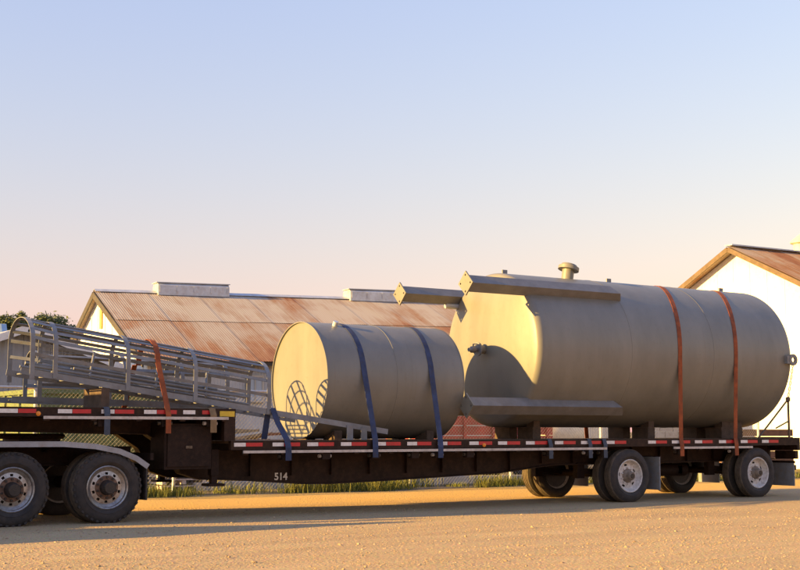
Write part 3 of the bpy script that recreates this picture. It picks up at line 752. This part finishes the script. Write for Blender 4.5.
# deck boards across
nb = 12
for i in range(nb):
    y0 = -1.2 + i * .2
    MB().box(D0 + .06, D1 - .06, y0 + .004, y0 + .196, DZ - .045, DZ - .002).build('deck_plank', 'deck_wood', tl)
    MB().box(U0 + .06, U1 - .06, y0 + .004, y0 + .196, UZ - .045, UZ - .002).build('deck_plank', 'deck_wood', tl)
for s in (-1, 1):
    a, b = sorted((s * HWY, s * (HWY - .09)))
    MB().box(D0, D1, a, b, DZ - .135, DZ).build('side_rail', 'trailer_black', tl)
    MB().box(U0, U1, a, b, UZ - .13, UZ).build('side_rail', 'trailer_black', tl)
    ys_ = s * (HWY + .045)
    for x0, x1, z in ((2.15, 9.30, .965), (10.95, 13.05, .965), (-.86, 1.9, 1.458), (-1.75, -.86, 1.458)):
        if z > 1.2 and x0 < -1: continue
        MB().box(x0, x1, ys_ - .012, ys_ + .012, z - .02, z + .02).build('rub_rail', 'rub_rail', tl)
        nx_ = int((x1 - x0) / .6)
        for i in range(nx_ + 1):
            x = x0 + .05 + (x1 - x0 - .1) * i / nx_
            yy = sorted((s * (HWY - .02), s * (HWY + .032)))
            MB().box(x - .04, x + .04, yy[0], yy[1], z - .045, z + .028).build('stake_pocket', 'trailer_black', tl)
    # reflective tape
    def tape(x0, x1, z, m):
        yy = sorted((s * (HWY + .001), s * (HWY + .004)))
        MB().box(x0, x1, yy[0], yy[1], z - .028, z + .028).build('reflector_tape', m, tl)
    x = 2.02; i = 0
    while x < D1 - .5:
        tape(x, x + .19, DZ - .058, 'tape_white'); tape(x + .195, x + .47, DZ - .058, 'tape_red'); x += .608 + (.03 if i % 3 == 0 else -.012); i += 1
        if s < 0 and 9.5 < x < 10.2: x = 10.35
    for x0, x1, m in ((-.65, -.45, 'tape_white'), (-.445, -.18, 'tape_red'), (-.03, .02, 'tape_white'), (.10, .16, 'tape_white'), (.165, .45, 'tape_red'), (.60, .79, 'tape_white'), (.795, 1.10, 'tape_red'), (1.20, 1.39, 'tape_white'), (1.50, 1.68, 'tape_red'), (-1.45, -1.2, 'tape_white'), (-1.195, -.95, 'tape_red')):
        tape(x0, x1, UZ - .055, m)
    yy = sorted((s * (HWY + .001), s * (HWY + .007)))
    MB().box(1.78, 2.02, yy[0], yy[1], UZ - .115, UZ - .035).build('marker_plate', 'marker_yellow', tl)
    for x, z in ((6.62, DZ - .09), (-.92, UZ - .09)):
        MB().lathe([(0, .035), (-s * -.012, .03), (s * .02, .0001)], (x, s * (HWY + .004), z), 'y', 14).build('marker_light', 'marker_amber', tl)
# front and rear end rails, drop bulkhead
MB().box(U0 - .06, U0 - .001, -HWY + .01, HWY - .01, UZ - .16, UZ + .02).build('front_rail', 'trailer_black', tl)
MB().box(D1 + .001, D1 + .08, -HWY + .0, HWY - .0, DZ - .24, DZ + .01).build('rear_rail', 'trailer_black', tl)
MB().box(U1 - .09, U1 + .001, -HWY + .092, HWY - .092, DZ + .002, UZ - .05).build('drop_bulkhead', 'trailer_black', tl)
for s in (-1, 1):
    a, b = sorted((s * HWY, s * (HWY - .10))); MB().box(1.86, 2.038, a + .002, b - .002, DZ + .002, UZ - .132).build('drop_post', 'trailer_black', tl)
# main beams: gooseneck, fish belly, flange
for s in (-1, 1):
    pts = [(-1.6, 1.46), (-1.6, 1.30), (.9, 1.24), (1.25, 1.02), (1.45, .66), (1.75, .565), (2.3, .545), (3.5, .46), (4.0, .45), (5.0, .475), (7.4, .56), (8.6, .68), (14.3, .70), (14.3, .98), (1.95, .98), (1.80, 1.46)]
    y = s * .60
    MB().prism(pts, y - .02, y + .02, 'xz').build('main_beam', 'trailer_black', tl)
    fl = [(x, y, z - .010) for x, z in pts[1:13]]
    MB().path(fl, .20, .018, (0, 0, 1)).build('beam_flange', 'trailer_black', tl)
    for i in range(16):                                 # web stiffeners
        x = 2.6 + i * .72; yy = sorted((y + s * .021, y + s * .09)); MB().box(x, x + .012, yy[0], yy[1], .70 if x > 8 else .58, .978).build('web_stiffener', 'trailer_black', tl)
for i in range(24):
    x = 2.2 + i * .52; MB().box(x, x + .06, -1.2, 1.2, .985, 1.08).build('cross_member', 'trailer_black', tl)
for i in range(8):
    x = -1.5 + i * .46; MB().box(x, x + .06, -1.2, 1.2, 1.465, 1.55).build('cross_member', 'trailer_black', tl)
# tool box and landing gear under the upper deck
MB().box(.98, 1.72, -1.16, -.64, .72, 1.38).build('tool_box', 'chassis_black', tl)
MB().box(1.02, 1.68, -1.185, -1.161, .76, 1.34).build('tool_box_door', 'chassis_black', tl); tb = tl.children[-1]
MB().box(1.3, 1.4, -1.2, -1.186, 1.02, 1.06).build('latch', 'chain_steel', tb)
for s in (-1, 1):
    y = s * .98
    x = 1.84
    lg = MB().box(x - .06, x + .06, y - .06, y + .06, .62, 1.0).build('landing_leg', 'chassis_black', tl)
    MB().box(x - .045, x + .045, y - .045, y + .045, .50, .619).build('inner_leg', 'chassis_black', lg)
    MB().box(x - .13, x + .13, y - .13, y + .13, .46, .499).build('foot', 'chassis_black', lg)
    MB().beam((x, y * .95, .68), (x - .05, s * .62, 1.0), .05, .05).build('brace', 'chassis_black', lg)
MB().beam((1.84, -.92, .8), (1.84, .92, .8), .05, .05).build('landing_gear_shaft', 'chassis_black', tl)
# fleet number on the near beam
cu = bpy.data.curves.new('fleet_number', 'FONT'); cu.body = '514'; cu.size = .155; cu.extrude = .002; cu.offset = .004
tmp = bpy.data.objects.new('tmp', cu); col.objects.link(tmp); dg = bpy.context.evaluated_depsgraph_get()
mesh = bpy.data.meshes.new_from_object(tmp.evaluated_get(dg)); bpy.data.objects.remove(tmp)
mesh.materials.clear(); mesh.materials.append(M['number_paint'])
fn = bpy.data.objects.new('fleet_number', mesh); col.objects.link(fn); fn.parent = tl
fn.location = Vector((3.045, -.626, .515)) - tl.location; fn.rotation_euler = (R(90), 0, 0)
# axles, suspension, wheels
TWr, TWm = .4825, .30; TWz = TWr - .014
for x in (9.92, 13.27):
    wheel(tl, (x, -1.18, TWz), TWr, TWm, .23, 'nw'); wheel(tl, (x, 1.18, TWz), TWr, TWm, .23, 'fw')
    plain_wheel(tl, (x, -.86, TWz), TWr, TWm, .23); plain_wheel(tl, (x, .86, TWz), TWr, TWm, .23)
    MB().tube((x, -1.05, TWr), (x, 1.05, TWr), .065, 12).build('axle', 'chassis_black', tl, smooth=True)
    for s in (-1, 1):
        MB().beam((x - .62, s * .6, .56), (x + .3, s * .6, .46), .09, .10).build('trailing_arm', 'chassis_black', tl)
        MB().lathe([(.46, .10), (.49, .13), (.55, .115), (.6, .13), (.66, .115), (.69, .1)], (x + .32, s * .6, 0), 'z', 20, True, True).build('air_spring', 'rubber', tl, smooth=True)
        MB().box(x - .72, x - .55, s * .6 - .06, s * .6 + .06, .42, .695).build('spring_hanger', 'chassis_black', tl)
        y0, y1 = sorted((s * .70, s * 1.29)); xf = x + .72 if x < 11 else x + 1.02
        MB().box(xf - .012, xf + .012, y0, y1, .20 if x < 11 else .19, .80 if x < 11 else .64).build('mud_flap', 'flap_grey', tl)
        MB().beam((xf + .03, s * .62, .79 if x < 11 else .66), (xf + .03, s * 1.28, .79 if x < 11 else .66), .04, .05).build('flap_hanger', 'chassis_black', tl)
for s in (-1, 1): 
    y0, y1 = sorted((s * .73, s * 1.28))
    MB().box(12.05, 12.1, -.4, .4, .45, .6).build('air_tank_bracket', 'chassis_black', tl)
MB().lathe([(0, .0001), (0, .08), (.04, .12), (.9, .12), (.94, .08), (.94, .0001)], (11.4, -.25, .52), 'x', 20).build('air_tank', 'chassis_black', tl, smooth=True)
MB().box(D1 - .05, D1 + .06, -1.2, 1.2, .50, .60).build('rear_bumper', 'trailer_black', tl)
for s in (-1, 1): MB().box(D1 - .04, D1 + .02, s * .55 - .04, s * .55 + .04, .601, .97).build('bumper_post', 'trailer_black', tl)
for s in (-1, 1):
    y0, y1 = sorted((s * .75, s * 1.27)); MB().box(D1 - .03, D1 + .05, y0, y1, .72, .885).build('tail_light_box', 'trailer_black', tl)
    for i in range(2): MB().lathe([(0, .05), (.02, .045), (.03, .0001)], (D1 + .05, s * (.9 + .22 * i), .8), 'x', 16).build('tail_light', 'tape_red', tl)
# strap winches under the near edge
for i, x in enumerate((2.9, 3.6, 4.5, 5.25, 5.72, 6.35, 8.05, 8.95, 9.3, 11.18, 12.62, .0, .95, 1.66)):
    z = .90 if x > 2 else 1.395
    wn = MB().box(x - .07, x + .07, -1.29, -1.17, z - .06, z + .045).build('strap_winch', 'chassis_black', tl)
    MB().tube((x - .11, -1.23, z - .01), (x + .11, -1.23, z - .01), .028, 8).build('winch_spool', 'rub_rail' if i % 3 == 1 else 'chain_steel', wn)

# ================================================================== SMALL TANK
st = empty('small_tank', (5.1, 0, 1.13), 0, label='smaller grey cylindrical steel tank with flat sunlit end on the trailer', cat='tank')
SX0, SX1, SRr, SZ = 3.80, 6.47, .96, 2.105
MB().lathe([(SX0 + .012, SRr), (SX1 - .012, SRr)], (0, 0, SZ), 'x', 128).build('shell', 'tank_paint', st, smooth='all')
for x, s in ((SX0, 1), (SX1, -1)):
    mb = MB().lathe([(x + s * .035, .0001), (x + s * .03, SRr - .03), (x + s * .028, SRr - .012), (x, SRr - .010), (x, SRr + .004), (x + s * .02, SRr + .004)], (0, 0, SZ), 'x', 128)
    mb.build('tank_end', 'tank_paint', st, smooth=30)
MB().tube((4.28, -.34, SZ + SRr * .93 - .02), (4.28, -.39, SZ + SRr * .93 + .07), .045, 14).build('coupling', 'galvanised', st, smooth=True)
MB().lathe([(5.12, SRr + .002), (5.125, SRr + .006), (5.135, SRr + .006), (5.14, SRr + .002)], (0, 0, SZ), 'x', 96).build('weld_seam', 'tank_paint', st, smooth=True)
for x in (4.2, 6.0):
    for s in (-1, 1):
        e = tag(MB().prism([(s * .26, DZ + .0), (s * .62, DZ + .0), (s * .62, DZ + .15), (s * .26, DZ + .035)], x - .07, x + .07, 'yz').build('timber_wedge', 'dunnage'),
                'timber wedge under the %s side of the small tank, %s end' % ('near' if s < 0 else 'far', 'front' if x < 5 else 'rear'), 'wedge', 'timber wedges holding the small tank')

# ================================================================== BIG TANK
bt = empty('big_tank', (11, 0, 1.34), 0, label='large grey steel tank lying on its side with four square legs', cat='tank')
BX0, BX1, BR, BZ = 7.86, 14.12, 1.40, 2.74
MB().lathe([(BX0, BR), (BX1, BR)], (0, 0, BZ), 'x', 160).build('shell', 'tank_paint', bt, smooth='all')
def head(x, s, depth):
    pr = []; kr = .12
    for i in range(7):
        t = math.pi / 2 * i / 6 * .82; pr.append((x - s * kr * math.sin(t), BR - kr + kr * math.cos(t)))
    xe, re = pr[-1]; d = depth - abs(xe - x)
    for i in range(1, 15):
        r = re * (1 - i / 14); pr.append((xe - s * d * (1 - (r / re) ** 2), max(r, .0001)))
    return MB().lathe(pr, (0, 0, BZ), 'x', 160)
fh = head(BX0, 1, .26).build('front_head', 'tank_paint', bt, smooth='all'); head(BX1, -1, .22).build('rear_head', 'tank_paint', bt, smooth='all')
for x in (9.92, 12.02): MB().lathe([(x - .01, BR + .001), (x - .004, BR + .005), (x + .004, BR + .005), (x + .01, BR + .001)], (0, 0, BZ), 'x', 128).build('weld_seam', 'tank_paint', bt, smooth=True)
hs = .145
for sy in (-1, 1):
    for sz in (-1, 1):
        cy_, cz_ = sy * 1.03, BZ + sz * 1.04
        dia = [(cy_ - hs, cz_), (cy_, cz_ - hs), (cy_ + hs, cz_), (cy_, cz_ + hs)]
        x0, x1 = 6.475, 9.86
        mb = MB(); vs_ = [(x0, a, b) for a, b in dia] + [(x1 - .13 * ((b - cz_) / hs) , a, b) for a, b in dia]
        mb.add(vs_, [(0, 1, 2, 3), (7, 6, 5, 4)] + [(i, (i + 1) % 4, (i + 1) % 4 + 4, i + 4) for i in range(4)])
        lg = mb.build('leg', 'leg_paint', bt)
        # base plate with bolt holes (four quads around each hole would not show; holes are real gaps)
        P = .212; m_ = MB()
        N = 7
        def q2(u, v): return (cy_ + (u - v) * .7071, cz_ + (u + v) * .7071)
        hole = {(1, 1), (5, 1), (1, 5), (5, 5)}
        cuts = [-.15, -.115, -.085, -.03, .03, .085, .115, .15]
        for xx in (6.45, 6.4749):
            for u in cuts:
                for v_ in cuts: yz = q2(u, v_); m_.v.append((xx, *yz))
        for L_ in (0, 1):
            for i in range(N):
                for j in range(N):
                    if (i, j) in hole: continue
                    a = L_ * 64 + i * 8 + j; m_.f.append((a, a + 1, a + 9, a + 8))
        for i in range(N):
            for a, b in ((i, i + 1), (56 + i, 57 + i), (i * 8, i * 8 + 8), (i * 8 + 7, i * 8 + 15)): m_.f.append((a, b, b + 64, a + 64))
        m_.build('base_plate', 'tank_paint', lg, fix=True)
# nozzles, lugs, valve
MB().tube((9.5, -.1, BZ + BR - .03), (9.535, -.1, BZ + BR + .17), .115, 24).build('manway_neck', 'tank_paint', bt, smooth=True); nk = bt.children[-1]
MB().tube((9.535, -.1, BZ + BR + .165), (9.55, -.1, BZ + BR + .225), .20, 32).build('flange', 'tank_paint', nk, smooth=True)
MB().tube((9.5505, -.1, BZ + BR + .226), (9.562, -.1, BZ + BR + .265), .165, 32, .15).build('flange_cover', 'tank_paint', nk, smooth=True)
for x in (8.1, 10.65, 13.75): MB().box(x - .055, x + .055, .0, .03, BZ + BR - .02, BZ + BR + .085).build('lifting_lug', 'steel_grey', bt)
vx = BX0 - .26
MB().tube((vx + .03, 0, BZ), (vx - .12, 0, BZ), .075, 20).build('outlet_nozzle', 'tank_paint', bt, smooth=True); on = bt.children[-1]
MB().tube((vx - .1205, 0, BZ), (vx - .15, 0, BZ), .125, 24).build('flange', 'steel_grey', on, smooth=True)
MB().tube((vx - .1505, 0, BZ), (vx - .34, 0, BZ - .015), .035, 14).build('outlet_pipe', 'steel_grey', on, smooth=True)
MB().lathe([(-.07, .03), (-.04, .06), (.04, .06), (.07, .03)], (vx - .24, 0, BZ - .01), 'x', 14).build('valve_body', 'leg_paint', on, smooth=True)
MB().tube((vx - .24, 0, BZ + .03), (vx - .24, -.01, BZ + .085), .014, 8).build('valve_stem', 'steel_grey', on)
MB().tube((vx - .25, -.01, BZ + .086), (vx - .13, -.01, BZ + .094), .010, 6).build('valve_lever', 'steel_grey', on)
MB().tube((7.9, 1.02, BZ + .86), (7.5, 1.06, BZ + .88), .055, 14).build('side_nozzle', 'galvanised', bt, smooth=True)
# rear tie-down eye
mb = MB(); cyy, czz = -1.46, 2.68
for i in range(20):
    t0, t1 = 2 * math.pi * i / 20, 2 * math.pi * (i + 1) / 20
    for a0, a1 in ((t0, t1),):
        vs_ = [(14.16 + r_ * math.cos(a), y_, czz + r_ * math.sin(a)) for y_ in (cyy - .02, cyy + .02) for a in (a0, a1) for r_ in (.05, .115)]
        mb.add(vs_, [(0, 1, 3, 2), (4, 6, 7, 5), (1, 5, 7, 3), (0, 2, 6, 4)])
mb.build('tie_down_eye', 'steel_grey', bt)
MB().box(13.98, 14.06, -1.475, -1.36, 2.60, 2.76).build('eye_bracket', 'steel_grey', bt)
# timber cradles
for x, lb in ((8.35, 'front'), (11.15, 'middle'), (13.35, 'rear')):
    e = empty('timber_cradle', (x, 0, DZ), 0, label='%s timber cradle under the large tank' % lb, cat='cradle', group='timber cradles under the large tank')
    wd_ = .09 if lb != 'rear' else .30
    [MB().box(x - wd_, x + wd_, *sorted((s * .12, s * .56)), DZ, DZ + .2 + .012).build('bunk', 'dunnage', e) for s in (-1, 1)]
    for s in (-1, 1): MB().prism([(s * .36, DZ + .213), (s * .56, DZ + .213), (s * .56, DZ + .33), (s * .36, DZ + .262)], x - wd_ + .02, x + wd_ - .02, 'yz').build('wedge', 'dunnage', e)

# ================================================================== STRAPS
def strap(name_label, m, xs3, zc, r, deckz, tail, grp, yd=1.315):
    """strap over a cylinder: from the far deck edge, round the shell, down to the near edge with a tail"""
    xt, xm, xb = xs3; pts = []; ups = []
    def tangent(yy, zz):
        d = math.hypot(yy, zz - zc); base = math.atan2(zz - zc, yy)
        return base, math.acos(min(1, (r + .006) / d))
    b, al = tangent(-yd, deckz)
    tn = b - al                                   # near tangent angle (measured from +y)
    tn = tn % (2 * math.pi)
    N = 40; pts.append((xb, yd, deckz - tail)); pts.append((xb, yd, deckz))
    t0 = math.pi - tn
    for i in range(N + 1):
        t = t0 + (tn - t0) * i / N
        fr = abs(t - math.pi / 2) / (tn - math.pi / 2)
        x = xt + (xm - xt) * math.sin(min(1, fr) * math.pi / 2)
        pts.append((x, (r + .006) * math.cos(t), zc + (r + .006) * math.sin(t)))
    pts.append((xb, -yd, deckz)); pts.append((xb - .02, -yd - .045, deckz - .12)); pts.append((xb - .02, -yd - .045, deckz - tail))
    n = len(pts); mb = MB(); wd = .10
    for i in range(n):
        p = Vector(pts[i]); d = (Vector(pts[min(i + 1, n - 1)]) - Vector(pts[max(i - 1, 0)])).normalized()
        a = Vector((1, 0, 0)); a = (a - d * a.dot(d)).normalized(); c = a.cross(d).normalized()
        for e_, j in ((-1, -1), (1, -1), (1, 1), (-1, 1)): mb.v.append(tuple(p + a * e_ * wd / 2 + c * j * .003))
    for i in range(n - 1):
        for j in range(4): mb.f.append((4 * i + j, 4 * i + (j + 1) % 4, 4 * i + 4 + (j + 1) % 4, 4 * i + 4 + j))
    o = mb.build('tie_down_strap', m, smooth=False); tag(o, name_label, 'strap', grp); return o
GS = 'tie down straps over the tanks'
strap('blue strap over the small tank, nearer its sunlit end', 'strap_blue', (4.47, 4.475, 4.47), SZ, SRr, DZ + .01, .28, GS)
strap('blue strap over the small tank, nearer the large tank', 'strap_blue', (5.93, 5.80, 5.72), SZ, SRr, DZ + .01, .30, GS)
strap('orange strap over the large tank, left of the pair', 'strap_orange', (11.85, 11.11, 11.17), BZ, BR, DZ + .01, .33, GS)
strap('orange strap over the large tank, right of the pair nearest its rear', 'strap_orange', (13.45, 12.60, 12.62), BZ, BR, DZ + .01, .33, GS)
def ribbon(pts, m, label, wd=.09, grp=None, ax=(1, 0, 0)):
    mb = MB(); n = len(pts)
    for i in range(n):
        p = Vector(pts[i]); d = (Vector(pts[min(i + 1, n - 1)]) - Vector(pts[max(i - 1, 0)])).normalized()
        a = Vector(ax); a = (a - d * a.dot(d)).normalized(); c = a.cross(d).normalized()
        for e_, j in ((-1, -1), (1, -1), (1, 1), (-1, 1)): mb.v.append(tuple(p + a * e_ * wd / 2 + c * j * .003))
    mb.f.append((0, 1, 2, 3)); mb.f.append(tuple(4 * (n - 1) + i for i in range(4)))
    for i in range(n - 1):
        for j in range(4): mb.f.append((4 * i + j, 4 * i + (j + 1) % 4, 4 * i + 4 + (j + 1) % 4, 4 * i + 4 + j))
    return tag(mb.build('tie_down_strap', m), label, 'strap', grp)

# ================================================================== LADDER CAGES
GC = 'ladder cages lying on the upper deck'
def cage(name, label, yc, wdh, z0, slope, xref, hoops, rail_x, hh_, flare=None, nbars=7, rail_far=None, feet=()):
    zr = lambda x: z0 - slope * (x - xref)
    e = empty(name, (hoops[0], yc, zr(hoops[0])), 0, label=label, cat='ladder cage', group=GC)
    hw = wdh / 2
    def hoop_pts(x, k=1.0):
        P = []; w_ = hw * k; st_ = hh_ - hw
        zb = zr(x) - .03 if k == 1 else zr(x) - .12
        P.append((x, yc - w_, zb)); P.append((x, yc - w_, zr(x) + st_ * .6)); 
        for i in range(13):
            t = math.pi * i / 12; P.append((x + slope * 0, yc - w_ * math.cos(t), zr(x) + st_ + hw * math.sin(t)))
        P.append((x, yc + w_, zr(x) + st_ * .6)); P.append((x, yc + w_, zb))
        return P
    def inner(P): return P
    hp = []
    for x in hoops:
        k = flare if (flare and x == hoops[0]) else 1.0
        P = hoop_pts(x, k); hp.append(P)
        ups = []
        c = Vector((x, yc, zr(x) + .3))
        mb = MB(); n = len(P)
        for i in range(n):
            p = Vector(P[i]); d = (Vector(P[min(i + 1, n - 1)]) - Vector(P[max(i - 1, 0)])).normalized(); a = Vector((1, 0, 0)); cc_ = a.cross(d).normalized()
            for e_, j in ((-1, -1), (1, -1), (1, 1), (-1, 1)): mb.v.append(tuple(p + a * e_ * .033 + cc_ * j * .005))
        mb.f += [(0, 1, 2, 3), tuple(4 * (n - 1) + i for i in range(4))]
        for i in range(n - 1):
            for j in range(4): mb.f.append((4 * i + j, 4 * i + (j + 1) % 4, 4 * i + 4 + (j + 1) % 4, 4 * i + 4 + j))
        mb.build('hoop', 'steel_grey', e)
    # longitudinal bars: fractions round the hoop
    n = len(hp[0])
    for b in range(nbars):
        t = .06 + .88 * b / (nbars - 1); f = t * (n - 1); i0 = int(f); fr = f - i0
        pts = []
        for P in hp:
            q = Vector(P[i0]).lerp(Vector(P[min(i0 + 1, n - 1)]), fr); c = Vector((q.x, yc, zr(q.x) + .35)); d = (c - q); d.normalize(); pts.append(q + d * .011)
        nn = len(pts); mb = MB()
        out_ = (pts[0] - Vector((pts[0].x, yc, zr(pts[0].x) + .35))).normalized()
        mb.path(pts, .048, .010, tuple(out_)); mb.build('cage_bar', 'steel_grey', e)
    # ladder
    x0, x1 = rail_x
    for s in (-1, 1):
        xe = x1 if s < 0 or rail_far is None else rail_far
        mb = MB(); yy = yc + s * (hw - .012); mb.beam((x0, yy, zr(x0)), (xe, yy, zr(xe)), .014, .085); mb.build('ladder_rail', 'steel_grey', e)
    x = x0 + .15; xe = (rail_far or x1) - .05
    while x < xe:
        MB().tube((x, yc - hw + .02, zr(x)), (x, yc + hw - .02, zr(x)), .012, 6).build('rung', 'steel_grey', e); x += .30
    for x in feet:
        MB().box(x - .055, x + .055, yc - hw - .012, yc - hw + .004, DZ + .002, zr(x) - .0).build('stand_off', 'steel_grey', e)
    return e
cage('ladder_cage', 'nearest grey ladder cage with flared hoop, tilted down off the upper deck', -.70, .70, 1.66, .14, 2.04, [-1.0, -.62, .45, 1.5, 2.72], (-1.1, 4.88), .78, 1.5, 10, 3.55, (4.16, 4.42))
cage('ladder_cage', 'flatter grey ladder cage lying behind the tilted one on the upper deck', .35, .70, 1.70, .02, .8, [-.5, .83, 1.75, 2.52], (-.9, 2.75), .74, None, 7)
# spare ladder section under the near cage
def ladder(x0, x1, y0, y1, z, label, slope=0):
    e = empty('ladder_section', ((x0 + x1) / 2, (y0 + y1) / 2, z), 0, label=label, cat='ladder', group='loose ladder sections on the upper deck')
    zz = lambda x: z + .045 - slope * (x - x0)
    for y in (y0, y1): MB().beam((x0, y, zz(x0)), (x1, y, zz(x1)), .014, .085).build('ladder_rail', 'steel_grey', e)
    x = x0 + .1
    while x < x1: MB().tube((x, y0, zz(x)), (x, y1, zz(x)), .013, 6).build('rung', 'steel_grey', e); x += .30
def block(x0, x1, y0, y1, z0, z1, label, m='timber'):
    return tag(MB().box(x0, x1, y0, y1, z0, z1).build('timber_block', m), label, 'timber block', 'timber blocks on the upper deck')
block(.05, .17, -1.06, -.34, 1.60, 1.882, 'timber block propping up the raised end of the near cage', 'dunnage')
# loose handrail pipes lying inside and beside the near cage
e = empty('handrail_pipes', (.7, -.5, 1.62), 0, label='bundle of grey handrail pipes lying inside the near ladder cage', cat='pipes')
for i, (y, dz, x0, x1) in enumerate(((-.95, .10, -.9, 2.2), (-.82, .07, -.6, 2.5), (-.66, .09, -1.0, 1.9), (-.52, .06, -.4, 2.6), (-.42, .10, -.8, 2.1), (-.88, .17, -.3, 2.4), (-.58, .16, -.9, 1.6), (-.74, .22, -.5, 2.0), (-.47, .19, -.2, 2.3))):
    z = lambda x: 1.66 - .14 * (x - 2.04) + dz
    MB().tube((x0, y, z(x0)), (x1, y + .03 * math.sin(i * 2.1), z(x1) + .02 * math.cos(i)), .021, 8).build('pipe', 'steel_grey', e, smooth=True)
for i, x in enumerate((-.1, .9, 1.7)):
    z0 = 1.66 - .14 * (x - 2.04)
    MB().tube((x, -.98, z0 + .08), (x + .25, -.45, z0 + .45), .019, 8).build('pipe', 'steel_grey', e, smooth=True)
# straps on the cages
zt = lambda x: 1.66 - .14 * (x - 2.04) + .795
arc = [(.88, .2, 1.62), (.88, -.2, zt(.9) - .35)]
arc += [(.88 + .02 * i / 8, -.70 - .36 * math.cos(math.pi * i / 8) * -1, zt(.9) - .36 + .37 * math.sin(math.pi * i / 8)) for i in range(9)]
arc += [(.92, -1.16, 2.0), (.95, -1.31, 1.61), (.955, -1.35, 1.5), (.955, -1.352, 1.24)]
ribbon(arc, 'strap_orange', 'orange strap tying down the ladder cages on the upper deck', .08, GS)
zr_ = lambda x: 1.66 - .14 * (x - 2.04)
ribbon([(2.72, -.9, DZ + .02), (2.75, -.98, zr_(2.75) + .052), (2.78, -1.06, zr_(2.78) + .055), (2.84, -1.12, 1.4), (2.90, -1.312, 1.14), (2.90, -1.36, 1.02), (2.90, -1.362, .83)], 'strap_blue', 'short blue strap over the ladder rail in front of the small tank', .10, GS)
ribbon([(.03, -1.28, 1.607), (.04, -1.312, 1.60), (.04, -1.352, 1.5), (.04, -1.355, 1.22)], 'strap_grey', 'blue grey strap end hanging over the upper deck edge above the drive wheel', .085, GS)
ribbon([(1.64, -1.28, 1.607), (1.65, -1.312, 1.60), (1.66, -1.352, 1.5), (1.66, -1.355, 1.25)], 'strap_tan', 'tan strap end hanging near the rear of the upper deck', .10, GS)
for x, lb in ((8.02, 'left'), (8.92, 'middle'), (9.27, 'right')):
    ribbon([(x, -1.28, DZ + .007), (x, -1.312, DZ), (x, -1.352, 1.03), (x, -1.355, .80)], 'strap_grey', 'grey strap end below the large tank, %s of three before the front axle' % lb, .085, GS)

# chain and binder at the rear near corner
e = empty('chain_binder', (14.15, -1.36, DZ), 0, label='chain and lever binder from the large tank eye down to the trailer corner', cat='chain')
def chain(p, q, nm):
    p, q = Vector(p), Vector(q); n = int((q - p).length / .055); mb = MB(); d = (q - p).normalized()
    for i in range(n):
        c = p.lerp(q, (i + .5) / n); a = d.orthogonal().normalized() if i % 2 else d.cross(d.orthogonal()).normalized()
        for s in (-1, 1): mb.tube(c - d * .033 + a * s * .014, c + d * .033 + a * s * .014, .007, 5)
    mb.build(nm, 'chain_steel', e)
chain((14.16, -1.46, 2.60), (14.13, -1.33, 1.90), 'chain')
MB().tube((14.13, -1.33, 1.92), (14.13, -1.33, 1.15), .022, 8).build('binder_bar', 'chain_steel', e)
MB().tube((14.13, -1.33, 1.90), (13.30, -1.28, 1.14), .018, 8).build('brace_bar', 'chain_steel', e)
MB().tube((13.72, -1.36, 1.33), (14.12, -1.34, 1.47), .016, 8).build('lever', 'chain_steel', e)
MB().lathe([(-.05, .02), (-.03, .045), (.03, .045), (.05, .02)], (14.13, -1.33, 1.9), 'z', 12, True, True).build('hook', 'chain_steel', e, smooth=True)
